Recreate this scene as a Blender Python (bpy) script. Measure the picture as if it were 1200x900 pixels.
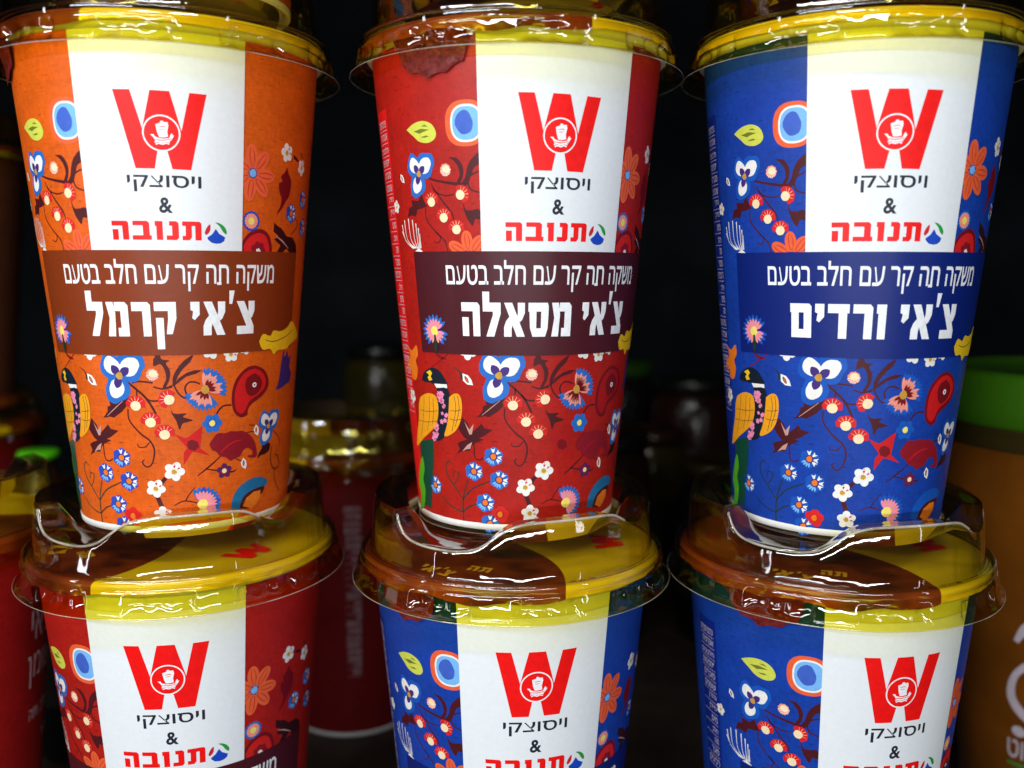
import bpy, bmesh, math, random
from mathutils import Vector, Matrix, noise
from mathutils.geometry import tessellate_polygon
R = math.radians
random.seed(7)
for o in list(bpy.data.objects): bpy.data.objects.remove(o, do_unlink=True)
sc = bpy.context.scene
C = sc.collection
MM = 0.001
EYE = 0.2265                       # height of the lens above the shelf

# ---------------------------------------------------------------- camera
PITCH, ROLL = 0.1212, 0.0027
cam_d = bpy.data.cameras.new('camera'); cam = bpy.data.objects.new('camera', cam_d); C.objects.link(cam)
fw = Vector((0, math.cos(PITCH), -math.sin(PITCH))); rt_ = Vector((1, 0, 0)); up_ = rt_.cross(fw)
cr, sr = math.cos(ROLL), math.sin(ROLL)
rt_, up_ = cr*rt_ + sr*up_, -sr*rt_ + cr*up_
M3 = Matrix((rt_, up_, -fw)).transposed()
cam.matrix_world = Matrix.Translation((0, 0, EYE)) @ M3.to_4x4()
cam_d.sensor_width = 36; cam_d.lens = 36*1080/1200
cam_d.clip_start = 0.01; cam_d.clip_end = 20
cam_d.dof.use_dof = True; cam_d.dof.focus_distance = 0.262; cam_d.dof.aperture_fstop = 7.5
sc.camera = cam

# ---------------------------------------------------------------- light
w = bpy.data.worlds.new('World'); sc.world = w; w.use_nodes = True
w.node_tree.nodes['Background'].inputs[0].default_value = (0.55, 0.62, 0.75, 1)
w.node_tree.nodes["Background"].inputs[1].default_value = 0.03

def area(name, loc, target, sx, sy, power, col=(1, .97, .93)):
    l = bpy.data.lights.new(name, 'AREA'); l.shape = 'RECTANGLE'; l.size = sx; l.size_y = sy
    l.energy = power; l.color = col
    o = bpy.data.objects.new(name, l); C.objects.link(o); o.location = loc
    o.rotation_euler = (Vector(target)-Vector(loc)).to_track_quat('-Z', 'Y').to_euler()
    return o
area('cabinet_tube', (-0.12, -0.07, 0.60), (-0.02, 0.29, 0.14), 0.55, 0.03, 2.1, (.97, .985, 1))
area('shop_tube_near', (-0.26, -0.16, 0.36), (-0.02, 0.29, 0.12), 0.34, 0.03, 1.7, (.93, .97, 1))
area('low_front_fill', (0.04, -0.30, 0.15), (0.0, 0.29, 0.05), 0.6, 0.02, 1.9, (.93, .97, 1))  # added fill lamp, unseen, to brighten the lower row
area('side_glint_strip', (-0.62, -0.02, 0.20), (0, 0.26, 0.18), 0.02, 0.4, .3, (.95, .98, 1))  # unseen side strips, added to put vertical glints on the lids
area('side_glint_strip', (0.50, -0.10, 0.25), (0, 0.26, 0.18), 0.02, 0.3, .16, (.95, .98, 1))
sc.view_settings.view_transform = 'Standard'; sc.view_settings.look = 'None'
sc.view_settings.exposure = -0.1; sc.view_settings.gamma = 1
sc.cycles.max_bounces = 12; sc.cycles.transparent_max_bounces = 24; sc.cycles.transmission_bounces = 8
sc.cycles.sample_clamp_indirect = 4; sc.cycles.use_denoising = True

# ---------------------------------------------------------------- materials
def srgb(r, g, b):
    f = lambda c: (c/255/12.92) if c/255 <= .04045 else ((c/255+.055)/1.055)**2.4
    return (f(r), f(g), f(b), 1)
def mat(name, col, rough=.4, grain=.12, scale=700, coat=.05, metallic=0, spec=.25, bump=0, extra=None):
    m = bpy.data.materials.new(name); m.use_nodes = True
    nt = m.node_tree; N = nt.nodes; L = nt.links; b = N['Principled BSDF']
    tc = N.new('ShaderNodeTexCoord'); nz = N.new('ShaderNodeTexNoise'); nz.inputs['Scale'].default_value = scale; nz.inputs['Detail'].default_value = 3
    L.new(tc.outputs['Object'], nz.inputs['Vector'])
    mr = N.new('ShaderNodeMapRange'); mr.inputs[1].default_value = .3; mr.inputs[2].default_value = .7
    mr.inputs[3].default_value = 1-grain; mr.inputs[4].default_value = 1+grain*.5
    L.new(nz.outputs['Fac'], mr.inputs[0])
    mx = N.new('ShaderNodeVectorMath'); mx.operation = 'SCALE'; mx.inputs[0].default_value = col[:3]
    L.new(mr.outputs[0], mx.inputs['Scale']); L.new(mx.outputs[0], b.inputs['Base Color'])
    b.inputs['Roughness'].default_value = rough; b.inputs['Metallic'].default_value = metallic
    b.inputs['Coat Weight'].default_value = coat; b.inputs['Coat Roughness'].default_value = .25
    b.inputs['Specular IOR Level'].default_value = spec
    if bump:
        bp = N.new('ShaderNodeBump'); bp.inputs['Strength'].default_value = bump; bp.inputs['Distance'].default_value = .0004
        L.new(nz.outputs['Fac'], bp.inputs['Height']); L.new(bp.outputs[0], b.inputs['Normal'])
    if extra: extra(nt, b, tc, mx)
    return m

def weave(dark=.55, speck=True):
    """printed linen texture of the coloured ground: crossing threads and dark flecks, in cylinder coordinates"""
    def f(nt, b, tc, mx):
        N, L = nt.nodes, nt.links
        sp = N.new('ShaderNodeSeparateXYZ'); L.new(tc.outputs['Object'], sp.inputs[0])
        at = N.new('ShaderNodeMath'); at.operation = 'ARCTAN2'; L.new(sp.outputs[0], at.inputs[0]); L.new(sp.outputs[1], at.inputs[1])
        def stretched(su, sv, lo, hi, out_lo, out_hi, det=2):
            cb = N.new('ShaderNodeCombineXYZ')
            a = N.new('ShaderNodeMath'); a.operation = 'MULTIPLY'; a.inputs[1].default_value = su*.036; L.new(at.outputs[0], a.inputs[0])
            c = N.new('ShaderNodeMath'); c.operation = 'MULTIPLY'; c.inputs[1].default_value = sv; L.new(sp.outputs[2], c.inputs[0])
            L.new(a.outputs[0], cb.inputs[0]); L.new(c.outputs[0], cb.inputs[1])
            n = N.new('ShaderNodeTexNoise'); n.inputs['Scale'].default_value = 1; n.inputs['Detail'].default_value = det
            L.new(cb.outputs[0], n.inputs['Vector'])
            r = N.new('ShaderNodeMapRange'); r.inputs[1].default_value = lo; r.inputs[2].default_value = hi
            r.inputs[3].default_value = out_lo; r.inputs[4].default_value = out_hi
            L.new(n.outputs['Fac'], r.inputs[0]); return r
        parts = [stretched(1600, 260, .35, .65, .94, 1.04), stretched(260, 1600, .35, .65, .94, 1.04),
                 stretched(90, 90, .3, .7, .88, 1.08)]
        if speck: parts.append(stretched(420, 1700, .66, .74, 1.0, dark, 1))
        prev = mx.outputs[0]
        for q in parts:
            v = N.new('ShaderNodeVectorMath'); v.operation = 'SCALE'
            L.new(prev, v.inputs[0]); L.new(q.outputs[0], v.inputs['Scale']); prev = v.outputs[0]
        L.new(prev, b.inputs['Base Color'])
    return f

MAT = {}
base_cols = dict(
    red=srgb(205, 26, 28), darkred=srgb(120, 14, 24), crimson=srgb(140, 20, 35), maroon=srgb(74, 20, 26), darkbrown=srgb(52, 18, 20),
    pinkvein=srgb(196, 150, 140), white=srgb(238, 236, 230), cream=srgb(246, 222, 178), yellow=srgb(240, 196, 30), orange=srgb(232, 120, 30),
    coral=srgb(232, 96, 52), coraldark=srgb(200, 62, 40), wing=srgb(238, 160, 28), pink=srgb(240, 140, 178), lime=srgb(205, 210, 80), olive=srgb(110, 120, 40),
    bluepetal=srgb(38, 105, 190), royal=srgb(44, 74, 180), lightblue=srgb(120, 180, 235), midblue=srgb(62, 96, 190), purple=srgb(66, 44, 120),
    violet=srgb(84, 36, 90), teal=srgb(28, 108, 158), birdblack=srgb(16, 30, 44), darkgreen=srgb(30, 52, 42), leafgreen=srgb(80, 170, 30),
    birdgreen=srgb(14, 70, 52), gold=srgb(200, 150, 60), berryred=srgb(214, 32, 34), salmon=srgb(240, 150, 130), butter=srgb(246, 226, 110),
    logo_red=srgb(240, 16, 14), charcoal=srgb(34, 36, 50), sea_blue=srgb(20, 70, 190), leaf_mark=srgb(30, 150, 60), mark_red=srgb(205, 30, 50),
    text_white=srgb(240, 242, 244), faint=srgb(205, 190, 200))
for k, v in base_cols.items(): MAT[k] = mat('print_'+k, v, rough=.46, grain=.10)
FLAV = {
 'caramel': dict(ground=srgb(218, 92, 18), band=srgb(128, 50, 14), strip=srgb(214, 84, 20), topcol=srgb(196, 66, 10)),
 'masala': dict(ground=srgb(174, 28, 20), band=srgb(72, 20, 30), strip=srgb(226, 28, 26), topcol=srgb(176, 34, 16)),
 'roses': dict(ground=srgb(20, 62, 160), band=srgb(7, 32, 112), strip=srgb(14, 40, 130), topcol=srgb(52, 56, 20)),
}
for fl, d in FLAV.items():
    MAT[fl+'_ground'] = mat(fl+'_ground', d['ground'], rough=.44, grain=.12, extra=weave())
    MAT[fl+'_band'] = mat(fl+'_band', d['band'], rough=.44, grain=.06)
    MAT[fl+'_strip'] = mat(fl+'_strip', d['strip'], rough=.44)
# the same motif is printed in other inks on the other flavours
INK = {'roses': dict(bluepetal='roses_halo', royal='roses_halo', teal='roses_halo'),
       'masala': dict(berryred='masala_berry', red='masala_deep', royal='bluepetal'), 'caramel': {}}
MAT['roses_halo'] = mat('roses_halo', srgb(18, 84, 180), rough=.46)
MAT['masala_berry'] = mat('masala_berry', srgb(206, 34, 26), rough=.46)
MAT['masala_deep'] = mat('masala_deep', srgb(170, 20, 24), rough=.46)
MAT['panel'] = mat('white_panel', (.78, .81, .83, 1), rough=.46, grain=.03)
MAT['paper'] = mat('white_paperboard', (.78, .77, .74, 1), rough=.5, grain=.06, bump=.1)

def ink(name, fl): return MAT[INK[fl].get(name, name)] if name in MAT else MAT[fl+'_'+name]

def plastic(name='clear_plastic', tint=(.97, .87, .13, 1), edge=(.36, .25, .03, 1)):
    m = bpy.data.materials.new(name); m.use_nodes = True
    nt = m.node_tree; N = nt.nodes; L = nt.links
    for n in list(N): N.remove(n)
    out = N.new('ShaderNodeOutputMaterial'); geo = N.new('ShaderNodeNewGeometry')
    ior = N.new('ShaderNodeMapRange'); ior.inputs[3].default_value = 1.56; ior.inputs[4].default_value = 1/1.56
    L.new(geo.outputs['Backfacing'], ior.inputs[0])
    tc = N.new('ShaderNodeTexCoord'); nz = N.new('ShaderNodeTexNoise'); nz.inputs['Scale'].default_value = 160; nz.inputs['Detail'].default_value = 2
    L.new(tc.outputs['Object'], nz.inputs['Vector'])
    bp = N.new('ShaderNodeBump'); bp.inputs['Strength'].default_value = .2; bp.inputs['Distance'].default_value = .0005
    L.new(nz.outputs['Fac'], bp.inputs['Height'])
    fr = N.new('ShaderNodeFresnel'); L.new(ior.outputs[0], fr.inputs['IOR']); L.new(bp.outputs[0], fr.inputs['Normal'])
    k = N.new('ShaderNodeMath'); k.operation = 'MULTIPLY_ADD'; k.inputs[1].default_value = 1.6; k.inputs[2].default_value = .0; k.use_clamp = True
    L.new(fr.outputs[0], k.inputs[0])
    lw = N.new('ShaderNodeLayerWeight'); lw.inputs['Blend'].default_value = .5
    cr = N.new('ShaderNodeValToRGB'); e = cr.color_ramp.elements
    e[0].position = .35; e[0].color = tint; e[1].position = .97; e[1].color = edge
    L.new(lw.outputs['Facing'], cr.inputs[0])
    t = N.new('ShaderNodeBsdfTransparent'); L.new(cr.outputs[0], t.inputs[0])
    g = N.new('ShaderNodeBsdfGlossy'); g.inputs['Roughness'].default_value = .035; g.inputs['Color'].default_value = (1, 1, 1, 1); L.new(bp.outputs[0], g.inputs['Normal'])
    ms = N.new('ShaderNodeMixShader'); L.new(k.outputs[0], ms.inputs[0]); L.new(t.outputs[0], ms.inputs[1]); L.new(g.outputs[0], ms.inputs[2])
    L.new(ms.outputs[0], out.inputs[0]); return m
MAT['plastic'] = plastic('clear_plastic', (.97, .87, .11, 1))
MAT['crown'] = plastic('clear_plastic_thin', (.96, .91, .42, 1), (.28, .23, .12, 1))
def seat_mat():
    # the conical seat wall: thick, strongly internally reflecting plastic
    m = bpy.data.materials.new('clear_plastic_seat'); m.use_nodes = True
    nt = m.node_tree; N = nt.nodes; L = nt.links
    for n in list(N): N.remove(n)
    out = N.new('ShaderNodeOutputMaterial'); t = N.new('ShaderNodeBsdfTransparent'); t.inputs[0].default_value = (.88, .68, .1, 1)
    g = N.new('ShaderNodeBsdfGlossy'); g.inputs['Roughness'].default_value = .06; g.inputs['Color'].default_value = (1, .93, .72, 1)
    lw = N.new('ShaderNodeLayerWeight'); lw.inputs['Blend'].default_value = .5
    mr = N.new('ShaderNodeMapRange'); mr.inputs[3].default_value = .62; mr.inputs[4].default_value = .95
    L.new(lw.outputs['Facing'], mr.inputs[0])
    ms = N.new('ShaderNodeMixShader'); L.new(mr.outputs[0], ms.inputs[0]); L.new(t.outputs[0], ms.inputs[1]); L.new(g.outputs[0], ms.inputs[2])
    L.new(ms.outputs[0], out.inputs[0]); return m
MAT['seat'] = seat_mat()
def lip_mat():
    m = bpy.data.materials.new('clear_plastic_lip'); m.use_nodes = True
    nt = m.node_tree; N = nt.nodes; L = nt.links; b = N['Principled BSDF']
    b.inputs['Base Color'].default_value = (.75, .72, .68, 1); b.inputs['Roughness'].default_value = .12; b.inputs['Coat Weight'].default_value = 1
    t = N.new('ShaderNodeBsdfTransparent'); t.inputs[0].default_value = (.9, .88, .85, 1)
    tc = N.new('ShaderNodeTexCoord'); nz = N.new('ShaderNodeTexNoise'); nz.inputs['Scale'].default_value = 120; L.new(tc.outputs['Object'], nz.inputs[0])
    mr = N.new('ShaderNodeMapRange'); mr.inputs[1].default_value = .35; mr.inputs[2].default_value = .65; mr.inputs[3].default_value = .2; mr.inputs[4].default_value = .55
    L.new(nz.outputs['Fac'], mr.inputs[0])
    ms = N.new('ShaderNodeMixShader'); L.new(mr.outputs[0], ms.inputs[0]); L.new(t.outputs[0], ms.inputs[1]); L.new(b.outputs[0], ms.inputs[2])
    L.new(ms.outputs[0], N['Material Output'].inputs[0]); return m
MAT['lip'] = lip_mat()

def foil_mat():
    m = bpy.data.materials.new('printed_foil'); m.use_nodes = True
    nt = m.node_tree; N = nt.nodes; L = nt.links; b = N['Principled BSDF']
    tc = N.new('ShaderNodeTexCoord'); sp = N.new('ShaderNodeSeparateXYZ'); L.new(tc.outputs['Object'], sp.inputs[0])
    nz = N.new('ShaderNodeTexNoise'); nz.inputs['Scale'].default_value = 28; L.new(tc.outputs['Object'], nz.inputs['Vector'])
    # brown sector on the left, yellow on the right, an S-shaped border through the middle
    s = N.new('ShaderNodeMath'); s.operation = 'MULTIPLY'; s.inputs[1].default_value = 55; L.new(sp.outputs[1], s.inputs[0])
    sn = N.new('ShaderNodeMath'); sn.operation = 'SINE'; L.new(s.outputs[0], sn.inputs[0])
    a = N.new('ShaderNodeMath'); a.operation = 'MULTIPLY_ADD'; a.inputs[1].default_value = .007; L.new(sn.outputs[0], a.inputs[0]); L.new(sp.outputs[0], a.inputs[2])
    st = N.new('ShaderNodeMath'); st.operation = 'GREATER_THAN'; st.inputs[1].default_value = 0; L.new(a.outputs[0], st.inputs[0])
    n2 = N.new('ShaderNodeTexNoise'); n2.inputs['Scale'].default_value = 60; n2.inputs['Detail'].default_value = 5; L.new(tc.outputs['Object'], n2.inputs['Vector'])
    br = N.new('ShaderNodeValToRGB'); br.color_ramp.elements[0].color = srgb(70, 22, 14); br.color_ramp.elements[1].color = srgb(150, 62, 34)
    br.color_ramp.elements[0].position = .35; br.color_ramp.elements[1].position = .7; L.new(n2.outputs['Fac'], br.inputs[0])
    ye = N.new('ShaderNodeValToRGB'); ye.color_ramp.elements[0].color = srgb(216, 178, 22); ye.color_ramp.elements[1].color = srgb(240, 210, 36)
    ye.color_ramp.elements[0].position = .3; ye.color_ramp.elements[1].position = .7; L.new(nz.outputs['Fac'], ye.inputs[0])
    mx = N.new('ShaderNodeMixRGB'); L.new(st.outputs[0], mx.inputs[0]); L.new(br.outputs[0], mx.inputs[1]); L.new(ye.outputs[0], mx.inputs[2])
    L.new(mx.outputs[0], b.inputs['Base Color'])
    b.inputs['Roughness'].default_value = .3; b.inputs['Metallic'].default_value = .0; b.inputs['Coat Weight'].default_value = .5
    bp = N.new('ShaderNodeBump'); bp.inputs['Strength'].default_value = .25; bp.inputs['Distance'].default_value = .0008
    L.new(n2.outputs['Fac'], bp.inputs['Height']); L.new(bp.outputs[0], b.inputs['Normal'])
    return m
MAT['foil'] = foil_mat()
MAT['tab'] = mat('brown_pull_tab', srgb(112, 34, 34), rough=.35, grain=.5, scale=900, bump=.5)

# ---------------------------------------------------------------- the cup as a cone; print lies on it in (angle, height)
RB, RT, HS = 30.70, 43.14, 131.77
def rad(h): return RB + (RT-RB)*h/HS
SL = math.atan2(RT-RB, HS)
STEP = 0.0035                      # mm between one ink shape and the next
def on_cup(a, h, lift):
    """a degrees from the panel centre (positive to the right), h mm -> point; follows the 2 degree facets of the wall"""
    r = rad(h) + lift
    lo = math.floor(a/2)*2; t = (a-lo)/2
    p0 = (math.sin(R(lo)), -math.cos(R(lo))); p1 = (math.sin(R(lo+2)), -math.cos(R(lo+2)))
    return Vector(((p0[0]*(1-t)+p1[0]*t)*r*MM, (p0[1]*(1-t)+p1[1]*t)*r*MM, h*MM))
def cup_normal(a):
    return Vector((math.sin(R(a))*math.cos(SL), -math.cos(R(a))*math.cos(SL), -math.sin(SL)))

def clip(poly, x, keep_left):
    out = []
    for i in range(len(poly)):
        p, q = poly[i], poly[(i+1) % len(poly)]
        pin = (p[0] <= x) if keep_left else (p[0] >= x); qin = (q[0] <= x) if keep_left else (q[0] >= x)
        if pin: out.append(p)
        if pin != qin:
            t = (x-p[0])/(q[0]-p[0]); out.append((x, p[1]+t*(q[1]-p[1])))
    return out
def area2(p): return sum(p[i][0]*p[(i+1) % len(p)][1]-p[(i+1) % len(p)][0]*p[i][1] for i in range(len(p)))

class Print:
    """collects flat ink shapes and wraps them on the cup as one mesh"""
    def __init__(s, lift=.03): s.tris = []; s.lift = lift; s.n = 0; s.mats = []
    def add(s, polys, col, tri=False):
        """polys: outlines sharing one level"""
        if col not in s.mats: s.mats.append(col)
        mi = s.mats.index(col); lift = s.lift + s.n*STEP; s.n += 1
        for p in polys:
            if tri: T = [p]
            else:
                idx = tessellate_polygon([[Vector((x, y, 0)) for x, y in p]])
                T = [[p[i] for i in t] for t in idx]
            for t in T:
                if area2(t) < 0: t = t[::-1]
                x0 = min(q[0] for q in t); x1 = max(q[0] for q in t)
                k = math.floor(x0/2)*2
                rest = t
                while k+2 < x1-1e-6:
                    left = clip(rest, k+2, True); rest = clip(rest, k+2, False); k += 2
                    if len(left) > 2 and abs(area2(left)) > 1e-6: s.tris.append((left, lift, mi))
                    if len(rest) < 3: break
                if len(rest) > 2 and abs(area2(rest)) > 1e-6: s.tris.append((rest, lift, mi))
    def mesh(s, name, fl):
        V = []; F = []; MI = []; NR = []
        for poly, lift, mi in s.tris:
            b = len(V)
            for a, h in poly: V.append(on_cup(a, h, lift)); NR.append(cup_normal(a))
            F.append(list(range(b, b+len(poly)))); MI.append(mi)
        me = bpy.data.meshes.new(name); me.from_pydata(V, [], F)
        for c in s.mats: me.materials.append(ink(c, fl))
        me.polygons.foreach_set('material_index', MI)
        me.polygons.foreach_set('use_smooth', [True]*len(F))
        me.normals_split_custom_set_from_vertices(NR)
        me.update(); return me

def catmull(P, n=6):
    if len(P) < 3: return [tuple(p) for p in P]
    Q = [P[0]]+list(P)+[P[-1]]; out = []
    for i in range(1, len(Q)-2):
        for k in range(n):
            t = k/n; p0, p1, p2, p3 = Q[i-1], Q[i], Q[i+1], Q[i+2]
            out.append(tuple(.5*((2*p1[j])+(-p0[j]+p2[j])*t+(2*p0[j]-5*p1[j]+4*p2[j]-p3[j])*t*t+(-p0[j]+3*p1[j]-3*p2[j]+p3[j])*t**3) for j in range(len(p1))))
    out.append(tuple(P[-1])); return out
def stroke(P, W):
    """P in (deg, mm), W widths in mm at the given points"""
    W = list(W)+[W[-1]]*(len(P)-len(W))
    k0 = R(1)*rad(sum(p[1] for p in P)/len(P))
    pts = catmull([(p[0]*k0, p[1], w*1.6) for p, w in zip(P, W)])
    quads = []; L = []; Rr = []
    for i, (x, y, w_) in enumerate(pts):
        a = pts[max(0, i-1)]; b = pts[min(len(pts)-1, i+1)]
        dx, dy = b[0]-a[0], b[1]-a[1]; l = math.hypot(dx, dy) or 1
        nx, ny = -dy/l*w_/2, dx/l*w_/2
        L.append(((x+nx)/k0, y+ny)); Rr.append(((x-nx)/k0, y-ny))
    for i in range(len(L)-1): quads.append([L[i], L[i+1], Rr[i+1], Rr[i]])
    return quads
def loc(c, s, rot=0):
    """returns a mapper local mm -> (deg, mm) round centre c"""
    k = 1/(R(1)*rad(c[1])); cs, sn = math.cos(R(rot)), math.sin(R(rot))
    return lambda x, y: (c[0]+(x*cs-y*sn)*s*k, c[1]+(x*sn+y*cs)*s)
def ell(T, cx, cy, rx, ry, ang=0, n=18, wob=0, seed=0):
    ca, sa = math.cos(R(ang)), math.sin(R(ang)); out = []
    for i in range(n):
        t = 2*math.pi*i/n; k = 1+wob*noise.noise(Vector((math.cos(t)*1.3+seed, math.sin(t)*1.3, seed*3.1)))
        x, y = rx*k*math.cos(t), ry*k*math.sin(t)
        out.append(T(cx+x*ca-y*sa, cy+x*sa+y*ca))
    return out
def lobes(T, cx, cy, r, n, depth, ang=0, m=40):
    return [T(cx+r*(1-depth+depth*abs(math.cos(n*t/2)))*math.cos(t+R(ang)), cy+r*(1-depth+depth*abs(math.cos(n*t/2)))*math.sin(t+R(ang))) for t in [2*math.pi*i/m for i in range(m)]]
def petal(T, ang, r0, r1, w_, n=9, tip=0):
    """petal pointing along ang between radii"""
    ca, sa = math.cos(R(ang)), math.sin(R(ang)); pts = []
    for i in range(n+1):
        t = i/n; pts.append((r0+(r1-r0)*t, w_/2*math.sin(math.pi*min(1, t**1.0))**(.7)))
    full = pts+[(x, -y) for x, y in pts[-2:0:-1]]
    return [T(x*ca-y*sa, x*sa+y*ca) for x, y in full]

# ---- motif templates
def t_target(p, c, s):
    T = loc(c, s); k = 1.0
    def sq(rx, ry, n=32, cx=0, cy=0): return [T(cx+rx*math.copysign(abs(math.cos(t))**.8, math.cos(t)), cy+ry*math.copysign(abs(math.sin(t))**.8, math.sin(t))) for t in [2*math.pi*i/n for i in range(n)]]
    p.add([sq(6.0, 6.0, cx=.3)], 'coral'); p.add([sq(4.6, 4.9, cx=.5)], 'white'); p.add([sq(4.1, 4.35, cx=.5)], 'lightblue'); p.add([ell(T, 0, .1, 2.65, 3.0, 10, wob=.2)], 'midblue')
def t_pansy(p, c, s):
    T = loc(c, s)
    pet = [(125, 3.6, 2.3, 2.7), (40, 3.9, 2.35, 3.0), (250, 3.7, 2.2, 2.8)]
    p.add([ell(T, d*math.cos(R(a)), d*math.sin(R(a)), l+1.5, w_+1.35, a, wob=.35, seed=a) for a, d, w_, l in pet[:1]], 'bluepetal')
    for a, d, w_, l in pet[1:]: p.add([ell(T, d*math.cos(R(a)), d*math.sin(R(a)), l+1.5, w_+1.35, a, wob=.35, seed=a, n=24)], 'bluepetal')
    for a, d, w_, l in pet: p.add([ell(T, d*math.cos(R(a))*1.02, d*math.sin(R(a))*1.02, l, w_, a, wob=.15, seed=a)], 'white')
    p.add([petal(T, a, .2, 3.7, 2.4) for a, d, w_, l in pet], 'purple')
    p.add([ell(T, 0, 0, 1.05, 1.0, wob=.3)], 'gold')
def t_ball(p, c, s):
    T = loc(c, s); p.add([lobes(T, 0, 0, 1.75, 9, .12)], 'salmon'); p.add([ell(T, .15, .25, 1.15, 1.05)], 'cream')
    p.add([petal(T, a, .9, 1.75, .22, 4) for a in range(190, 360, 24)], 'white')
def t_berry(p, c, s, rot):
    T = loc(c, s, rot)
    pts = []
    for i in range(0, 25):
        a = -25+230*i/24; r = 2.85*(1-.07*abs(math.cos(R(a*3.6)))); pts.append(T(r*math.cos(R(a)), .35+r*.86*math.sin(R(a))))
    p.add([pts], 'berryred')
    p.add([[T(math.cos(R(a))*1.2-.07, .2+math.sin(R(a))*1.1), T(math.cos(R(a))*1.2+.07, .2+math.sin(R(a))*1.1), T(math.cos(R(a))*2.3+.05, .4+math.sin(R(a))*2.0), T(math.cos(R(a))*2.3-.05, .4+math.sin(R(a))*2.0)] for a in (30, 62, 92, 122, 152)], 'cream')
    p.add([ell(T, 0, -.25, 1.45, 1.35, wob=.1)], 'cream')
def t_seed(p, c, s, rot):
    T = loc(c, s, rot); p.add([[T(-.2, 2.2), T(1.0, 1.0), T(1.3, -.6), T(.9, -2.2), T(-.6, -1.2), T(-1.2, .4)]], 'white')
    p.add([petal(T, 90, -1.1, 1.3, .9)], 'darkbrown'); p.add([petal(T, 90, -.8, .9, .45)], 'coral')
def t_blossom(p, c, s):
    T = loc(c, s, c[0]*7 % 60); p.add([lobes(T, 0, 0, 2.75, 5, .3, 18, 60)], 'white'); p.add([ell(T, -.1, -.1, .72, .72, wob=.2)], 'gold')
    p.add([[T(.6, .5), T(1.6, .75), T(1.1, 1.3)], [T(.75, -.3), T(1.7, -.7), T(1.6, -.1)], [T(1.4, 1.3), T(1.75, 1.1), T(1.75, 1.5)]], 'berryred')
    p.add([petal(T, a, .5, 1.2, .22, 4) for a in (150, 200, 250, 300)], 'butter')
def t_bluefl(p, c, s):
    s *= 1.1; T = loc(c, s, (c[0]*13) % 30-15); p.add([lobes(T, 0, 0, 2.6, 6, .16, 30, 48)], 'royal')
    p.add([[T(.5*math.cos(R(a)), .5*math.sin(R(a))), T(2.35*math.cos(R(a-14)), 2.35*math.sin(R(a-14))), T(1.9*math.cos(R(a)), 1.9*math.sin(R(a))), T(2.35*math.cos(R(a+14)), 2.35*math.sin(R(a+14)))] for a in (100, 50, 0, -35)], 'white')
    p.add([petal(T, a, .9, 2.3, .5, 5) for a in (235, 255, 275, 215)], 'lightblue')
    p.add([ell(T, 0, 0, 1.1, 1.1)], 'purple'); p.add([ell(T, 0, 0, .75, .75, wob=.2)], 'orange')
def t_redfl(p, c, s):
    T = loc(c, s); p.add([lobes(T, 0, 0, 2.7, 5, .2, 10, 50)], 'berryred'); p.add([ell(T, 0, 0, 1.2, 1.2, wob=.3)], 'red'); p.add([ell(T, 0, 0, .8, .85, wob=.3)], 'orange')
def t_dot(p, c, s, col): p.add([ell(loc(c, s), 0, 0, 1, 1)], col)
def t_purplefl(p, c, s):
    T = loc(c, s); p.add([lobes(T, 0, 0, 2.3, 5, .35, 20, 50)], 'violet'); p.add([lobes(T, 0, 0, 1.3, 5, .3, 50, 40)], 'crimson'); p.add([ell(T, 0, 0, .7, .7)], 'cream')
def t_skyfl(p, c, s):
    T = loc(c, s); p.add([lobes(T, 0, 0, 2.9, 6, .25, 0, 60)], 'bluepetal'); p.add([lobes(T, 0, 0, 1.4, 6, .4, 0, 48)], 'royal'); p.add([ell(T, 0, 0, .85, .85, wob=.2)], 'butter')
def star(T, cx, cy, angs, r0, r1, w_, tipw=0): 
    out = []
    return out
def t_corn(p, c, s):
    T = loc(c, s, 10)
    def fan(r, inner, angs, jag):
        pts = [T(0, 0)]
        for i, a in enumerate(angs):
            pts.append(T((r-jag)*math.cos(R(a-4)), (r-jag)*math.sin(R(a-4)))); pts.append(T(r*math.cos(R(a)), r*math.sin(R(a))))
        pts.append(T((r-jag)*math.cos(R(angs[-1]+4)), (r-jag)*math.sin(R(angs[-1]+4)))); return pts
    A1 = list(range(-28, 90, 11)); A2 = list(range(185, 305, 11))
    p.add([fan(6.4, 0, A1, .9)], 'bluepetal'); p.add([fan(6.2, 0, A2, .9)], 'bluepetal')
    for A in (range(30, 88, 11), range(-25, 10, 11), range(190, 215, 11), range(225, 285, 11)):
        p.add([petal(T, a, .6, 5.1 if i % 2 else 4.4, 1.15, 6) for i, a in enumerate(A)], 'salmon')
    p.add([petal(T, a, .5, 3.0, .9, 5) for a in (-18, 0, 25, 45, 65, 200, 230, 255, 275)], 'darkred')
    p.add([ell(T, 0, 0, 1.15, 1.2, wob=.2)], 'gold')
def t_daisy(p, c, s, a0, a1):
    T = loc(c, s); full = a1-a0 > 300
    n = 17 if full else 13
    for i in range(n):
        a = a0+(a1-a0)*(i+.5)/n
        if full and 250 < a % 360 < 300: continue
        p.add([petal(T, a, 1.0, 4.9, 1.35, 7)], 'bluepetal' if (i % 5) else 'royal')
    for i in range(n):
        a = a0+(a1-a0)*(i+.5)/n; p.add([petal(T, a, .9, 3.7, .95, 7)], 'salmon' if i % 2 else 'pink')
    p.add([ell(T, 0, 0, 1.35, 1.3, wob=.15)], 'butter')
    if full: p.add([[T(-.3, -1), T(.3, -1), T(.9, -4.5), T(.2, -6.5), T(-.6, -5)]], 'darkgreen')
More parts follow.
